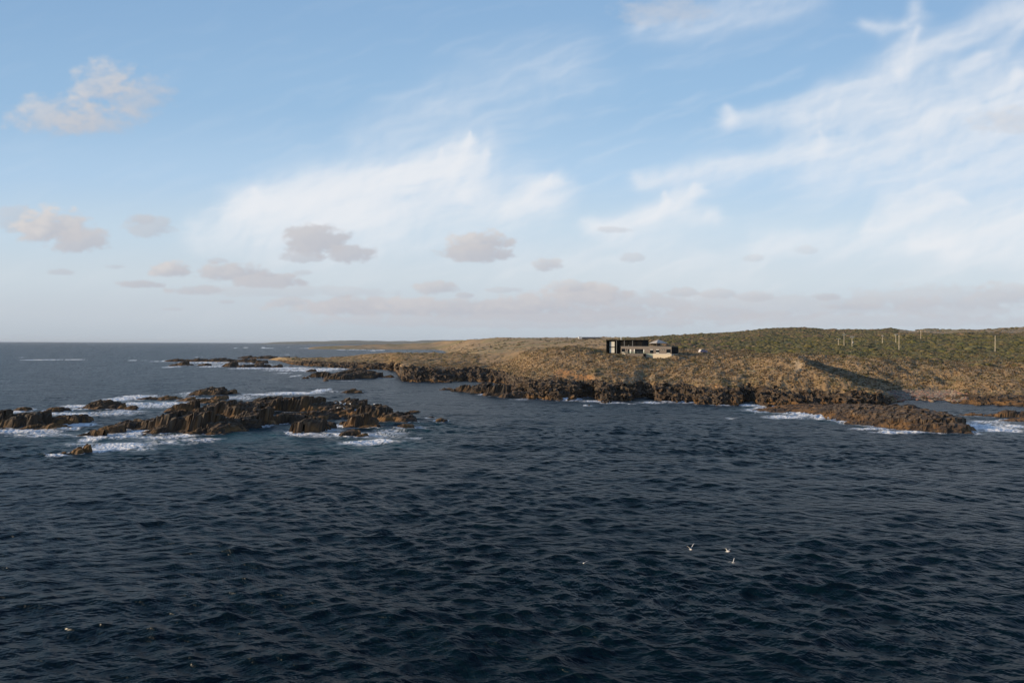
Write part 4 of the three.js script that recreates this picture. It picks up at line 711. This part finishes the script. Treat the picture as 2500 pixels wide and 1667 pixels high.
{ // shelter with a shallow pyramid roof in the scrub behind the house
  const p = groundAt(1608, 845, 380) ?? at(1608, 845, 430), g = thing('garden_shelter', 'small pale shelter with shallow hipped roof in scrub behind house', 'shelter', p, 0.5);
  const s = p.z / -1667, eave = (EYE + (horizonAt(1608) - 837.2) * s) - p.y, ap = (EYE + (horizonAt(1608) - 829.5) * s) - p.y, w = 17.5 * s, d = w * 0.8, sh = new THREE.BufferGeometry();
  const v = [[-w, eave, d], [w, eave, d], [w, eave, -d], [-w, eave, -d], [-w * 0.12, ap, 0], [w * 0.12, ap, 0]], tri = [[0, 1, 5], [0, 5, 4], [1, 2, 5], [2, 3, 4], [2, 4, 5], [3, 0, 4], [0, 3, 2], [0, 2, 1]];
  sh.setAttribute('position', new THREE.Float32BufferAttribute(tri.flatMap((t) => t.flatMap((i) => v[i])), 3)); sh.computeVertexNormals();
  put('roof', sh, mat(0.42, 0.39, 0.35, 0.7, { flatShading: true }), g);
  put('fascia', mergeGeometries([box(2 * w, 0.25, 0.12, 0, eave - 0.13, d), box(2 * w, 0.25, 0.12, 0, eave - 0.13, -d), box(0.12, 0.25, 2 * d - 0.13, w, eave - 0.13, 0), box(0.12, 0.25, 2 * d - 0.13, -w, eave - 0.13, 0)]), mat(0.3, 0.28, 0.26), g);
  for (const [a, b] of [[-1, -1], [1, -1], [-1, 1], [1, 1]]) put('post', box(0.22, eave + 1.2, 0.22, a * (w - 0.5), (eave + 0.9) / 2 - 0.75, b * (d - 0.5)), mat(0.16, 0.12, 0.09), g);
  put('ridge_cap', new THREE.SphereGeometry(0.28, 10, 6).scale(1.2, 0.8, 1).translate(0, ap + 0.08, 0), mat(0.45, 0.42, 0.38), g);
  put('back_wall', box(2 * w - 1.2, eave - 0.2, 0.2, 0, (eave - 0.2) / 2 - 0.2, -d + 0.8), mat(0.14, 0.11, 0.09), g);
}
{ // car
  const g = thing('parked_car', 'small white and violet station wagon parked on the grass right of the house', 'car', carAt, 0.42);
  const paint = new THREE.MeshPhysicalMaterial({ color: new THREE.Color(0.20, 0.17, 0.27), roughness: 0.35, clearcoat: 0.6 }), pale = new THREE.MeshPhysicalMaterial({ color: new THREE.Color(0.72, 0.70, 0.66), roughness: 0.4, clearcoat: 0.5 }), dark = new THREE.MeshPhysicalMaterial({ color: 0x0a0c10, roughness: 0.1 }), tyre = mat(0.02, 0.02, 0.02), rim = mat(0.45, 0.45, 0.46, 0.35, { metalness: 0.7 });
  const prof = (pts, w, bev) => { const s = new THREE.Shape(pts.map(([x, y]) => new THREE.Vector2(x, y))); return new THREE.ExtrudeGeometry(s, { depth: w - 2 * bev, bevelEnabled: true, bevelSize: bev, bevelThickness: bev, bevelSegments: 2 }).translate(0, 0, -w / 2 + bev); };
  put('body', prof([[-2.2, 0.35], [2.2, 0.35], [2.25, 0.75], [2.05, 0.98], [1.2, 1.05], [-2.1, 1.08], [-2.28, 0.7]], 1.76, 0.08), paint, g);
  put('cabin', prof([[-2.0, 1.06], [1.0, 1.06], [0.35, 1.6], [-1.7, 1.6]], 1.52, 0.07), pale, g);
  put('front_end', prof([[-2.36, 0.38], [-2.24, 0.38], [-2.24, 1.04], [-2.30, 0.98]], 1.6, 0.04), pale, g);
  for (const s of [-1, 1]) { for (const [a, b] of [[-1.7, -0.9], [-0.8, -0.05], [0.05, 0.62]]) put('side_window', box(b - a, 0.36, 0.03, (a + b) / 2, 1.32, s * 0.77), dark, g); put('headlight', box(0.05, 0.14, 0.3, 2.31, 0.8, s * 0.58, 0.02), pale, g); put('tail_light', box(0.05, 0.22, 0.18, -2.41, 0.85, s * 0.6, 0.02), mat(0.35, 0.02, 0.02, 0.3), g); }
  put('windscreen', box(0.04, 0.62, 1.34, 0, 0, 0).rotateZ(0.86).translate(0.73, 1.36, 0), dark, g);
  for (const [x, z] of [[-1.4, 0.8], [1.4, 0.8], [-1.4, -0.8], [1.4, -0.8]]) { const w = put('wheel', new THREE.CylinderGeometry(0.18, 0.18, 0.225, 14).rotateX(Math.PI / 2).translate(x, 0.33, z), rim, g); put('tyre', new THREE.TorusGeometry(0.26, 0.085, 8, 18).scale(1, 1, 1.2).translate(x, 0.33, z), tyre, w); }
}
{ // power and telegraph poles
  const wood = mat(0.62, 0.52, 0.38, 0.85), arm = mat(0.72, 0.63, 0.5, 0.85), iron = mat(0.30, 0.31, 0.32, 0.6), china = mat(0.6, 0.58, 0.52, 0.4);
  const poles = [
    [2047.8, 826.8, 847, 365, [[0.06, 1.5]], 0, 'short pole with one crossarm, leftmost of the poles'],
    [2061.6, 811.5, 846, 365, [[0.17, 1.5]], 0, 'tall pole with spike above its crossarm, second from left'],
    [2081.2, 820, 849, 365, [[0.07, 1.6], [0.15, 1.4]], 1, 'pole with two crossarms and a transformer, third from left'],
    [2155.2, 816.6, 838.5, 420, [[0.17, 1.0]], 0, 'pole with a short crossarm standing alone on the far scrub'],
    [2188.3, 815.7, 835.7, 420, [[0.05, 1.5], [0.15, 1.0]], 0, 'pole with two crossarms just left of a bare pole'],
    [2196, 818, 855, 350, [], 0, 'bare tall pole in the middle of the scrub, no crossarm'],
    [2249.2, 806.6, 829, 480, [], 0, 'small bare pole far back against the golden hill'],
    [2431, 819, 860, 345, [], 0, 'tallest bare pole standing alone near the right edge'],
  ];
  for (const [px, top, base, from, arms, transformer, label] of poles) {
    const p = groundAt(px, base, from) ?? at(px, base, 500), d = -p.z, h = (base - top) / F * d, g = thing('utility_pole', label, 'pole', p, 0.12, 'poles on the scrub plateau');
    put('shaft', new THREE.CylinderGeometry(0.13, 0.18, h + 1.5, 10).translate(0, (h - 1.5) / 2, 0), wood, g);
    for (const [t, w] of arms) {
      const y = h * (1 - t), a = put('crossarm', box(2 * w, 0.22, 0.18, 0, y, 0.25, 0.03), arm, g);
      for (const x of [-w * 0.9, -w * 0.45, w * 0.45, w * 0.9]) put('insulator', new THREE.CylinderGeometry(0.07, 0.1, 0.3, 8).translate(x, y + 0.24, 0.22), china, a);
      for (const s of [-1, 1]) put('brace', box(0.9, 0.06, 0.05, 0, 0, 0).rotateZ(s * 0.7).translate(s * 0.42, y - 0.34, 0.2), iron, a);
    }
    if (transformer) { const t = put('transformer', new THREE.CylinderGeometry(0.36, 0.36, 1.1, 14).translate(0.42, h * 0.45, 0.3), iron, g); put('bushing', new THREE.CylinderGeometry(0.07, 0.1, 0.3, 8).translate(0.42, h * 0.45 + 0.7, 0.3), china, t); }
  }
}
{ // long farm building on the far ridge
  const p = groundAt(1436, 826.5, 1000) ?? at(1436, 826, 1650), k = -p.z / F, g = thing('farm_building', 'distant low grey farm building with a white end on the skyline', 'building', p.clone().setY(p.y - 0.5), 0.05), roofM = mat(0.16, 0.16, 0.17, 0.6);
  put('white_end', box(8 * k, 3.6, 7, -20 * k, 1.8, 0), mat(0.8, 0.78, 0.74), g);
  put('shed', box(44 * k, 2.6, 8, 8 * k, 1.3, 0), mat(0.12, 0.12, 0.13), g);
  const s = new THREE.Shape([new THREE.Vector2(-4.4, 0), new THREE.Vector2(4.4, 0), new THREE.Vector2(0, 1.0)]);
  put('roof', new THREE.ExtrudeGeometry(s, { depth: 44 * k, bevelEnabled: false }).rotateY(Math.PI / 2).translate(-14 * k, 2.61, 0), roofM, g);
  put('white_roof', box(8.4 * k, 0.3, 7.6, -20 * k, 3.76, 0), mat(0.7, 0.68, 0.65), g);
}
// ------------------------------------------------------------------ gulls
function gull(flap, fold) { // one closed body with wings: rings along the trunk, wings as tapered blades rooted inside it
  const parts = [], prof = [[-0.26, 0.004, 0.012], [-0.2, 0.012, 0.045], [-0.12, 0.035, 0.045], [-0.03, 0.058, 0.062], [0.06, 0.062, 0.062], [0.13, 0.046, 0.044], [0.165, 0.036, 0.036], [0.2, 0.04, 0.036], [0.235, 0.03, 0.026], [0.255, 0.012, 0.011], [0.3, 0.003, 0.003]], pos = [], col = [], idx = [], n = 12;
  const white = [0.66, 0.65, 0.63], grey = [0.34, 0.35, 0.37], bill = [0.6, 0.18, 0.03], tip = [0.04, 0.04, 0.045];
  prof.forEach(([x, ry, rz]) => { for (let i = 0; i < n; i++) { const t = i / n * 6.2832; pos.push(x, Math.sin(t) * ry + (x > 0.14 ? 0.015 : 0), Math.cos(t) * rz); const c = x > 0.25 ? bill : white; col.push(...c); } });
  for (let r = 0; r < prof.length - 1; r++) for (let i = 0; i < n; i++) { const a = r * n + i, b = r * n + (i + 1) % n; idx.push(a, b, a + n, b, b + n, a + n); }
  for (const s of [-1, 1]) {
    const st = [[0, 0, 0.02, 0.16, 0.018], [0.14, flap * 0.16, 0.05, 0.15, 0.012], [0.28, flap * 0.30, 0.06, 0.13, 0.009], [0.44, flap * (0.38 - fold * 0.1), 0.0, 0.1, 0.006], [0.58, flap * (0.42 - fold * 0.3), -0.08, 0.045, 0.004], [0.64, flap * (0.42 - fold * 0.4), -0.12, 0.008, 0.002]], o = pos.length / 3;
    for (const [z, y, x, c, th] of st) { for (const [u, v] of [[0.5, 0], [0.1, 1], [-0.5, 0], [0.1, -0.6]]) { pos.push(x + u * c, y + v * th + 0.025, s * z); col.push(...(z > 0.57 ? tip : v > 0 ? grey : white)); } }
    for (let k = 0; k < st.length - 1; k++) for (let i = 0; i < 4; i++) { const a = o + k * 4 + i, b = o + k * 4 + (i + 1) % 4; idx.push(a, b, a + 4, b, b + 4, a + 4); }
    idx.push(o + (st.length - 1) * 4, o + (st.length - 1) * 4 + 1, o + (st.length - 1) * 4 + 2);
  }
  const g = new THREE.BufferGeometry(); g.setAttribute('position', new THREE.Float32BufferAttribute(pos, 3)); g.setAttribute('color', new THREE.Float32BufferAttribute(col, 3)); g.setIndex(idx); g.computeVertexNormals();
  return g;
}
const birdMat = new THREE.MeshStandardMaterial({ vertexColors: true, roughness: 0.75, side: THREE.DoubleSide });
for (const [px, py, d, flap, fold, turn, roll, size, label] of [
  [1688, 1341, 52, 1.15, 0.1, -1.3, 0.1, 0.95, 'white gull with both wings raised in a wide V, flying low over the dark sea'],
  [1778, 1346, 54, 0.75, 0.6, -0.95, -0.3, 0.95, 'brightest white gull banking, rightmost of the upper pair of birds'],
  [1792, 1373, 54, 1.0, 0.4, -1.1, 0.4, 0.75, 'small white gull with one wing up, lowest on the right'],
  [1427, 1374, 56, 0.3, 0.1, -1.45, 0.12, 1.1, 'pale gull gliding edge-on with level wings, left of the others'],
]) { const m = put('gull', gull(flap, fold), birdMat); m.position.copy(at(px, py, d)); m.rotation.set(roll, turn, 0.25, 'YXZ'); m.scale.setScalar(size * 0.88); tag(m, label, 'bird', 'gulls flying over the sea'); }
{ // gulls resting on the islet
  const R = rng(909), folded = (() => { const p = [[-0.3, 0.2], [-0.2, 0.23], [0, 0.28], [0.14, 0.3], [0.2, 0.38], [0.25, 0.44], [0.32, 0.43]], g = new THREE.SphereGeometry(1, 12, 8).scale(0.3, 0.13, 0.12).rotateZ(0.2).translate(-0.02, 0.24, 0), h = new THREE.SphereGeometry(0.085, 10, 7).translate(0.24, 0.42, 0), n = new THREE.CylinderGeometry(0.055, 0.09, 0.2, 8).rotateZ(-0.3).translate(0.2, 0.34, 0), b = new THREE.ConeGeometry(0.025, 0.1, 6).rotateZ(-1.57).translate(0.36, 0.42, 0), l1 = new THREE.CylinderGeometry(0.012, 0.012, 0.18, 5).translate(0, 0.08, 0.05), l2 = l1.clone().translate(0, 0, -0.1); return mergeGeometries([g, h, n, b, l1, l2]); })(), wm = mat(0.8, 0.79, 0.77, 0.8), isl = ISLES[0];
  let made = 0;
  for (let i = 0; i < 400 && made < 14; i++) {
    const px = 800 + 125 * R(), py = 980 + 10 * R(), d = waterD(px, 1000 + 14 * R()), x = (px - CX) / F * d, h = isl.hgt(x, -d); if (h < 1) continue;
    const b = put('resting_gull', folded, wm); b.position.set(x + 0.17 * h, h - 0.02, -d); b.rotation.y = R() * 6.3; tag(b, 'tiny white gull resting on top of the largest islet', 'bird', 'gulls resting on the islet'); made++;
  }
}
note('done');
renderer.render(scene, camera);
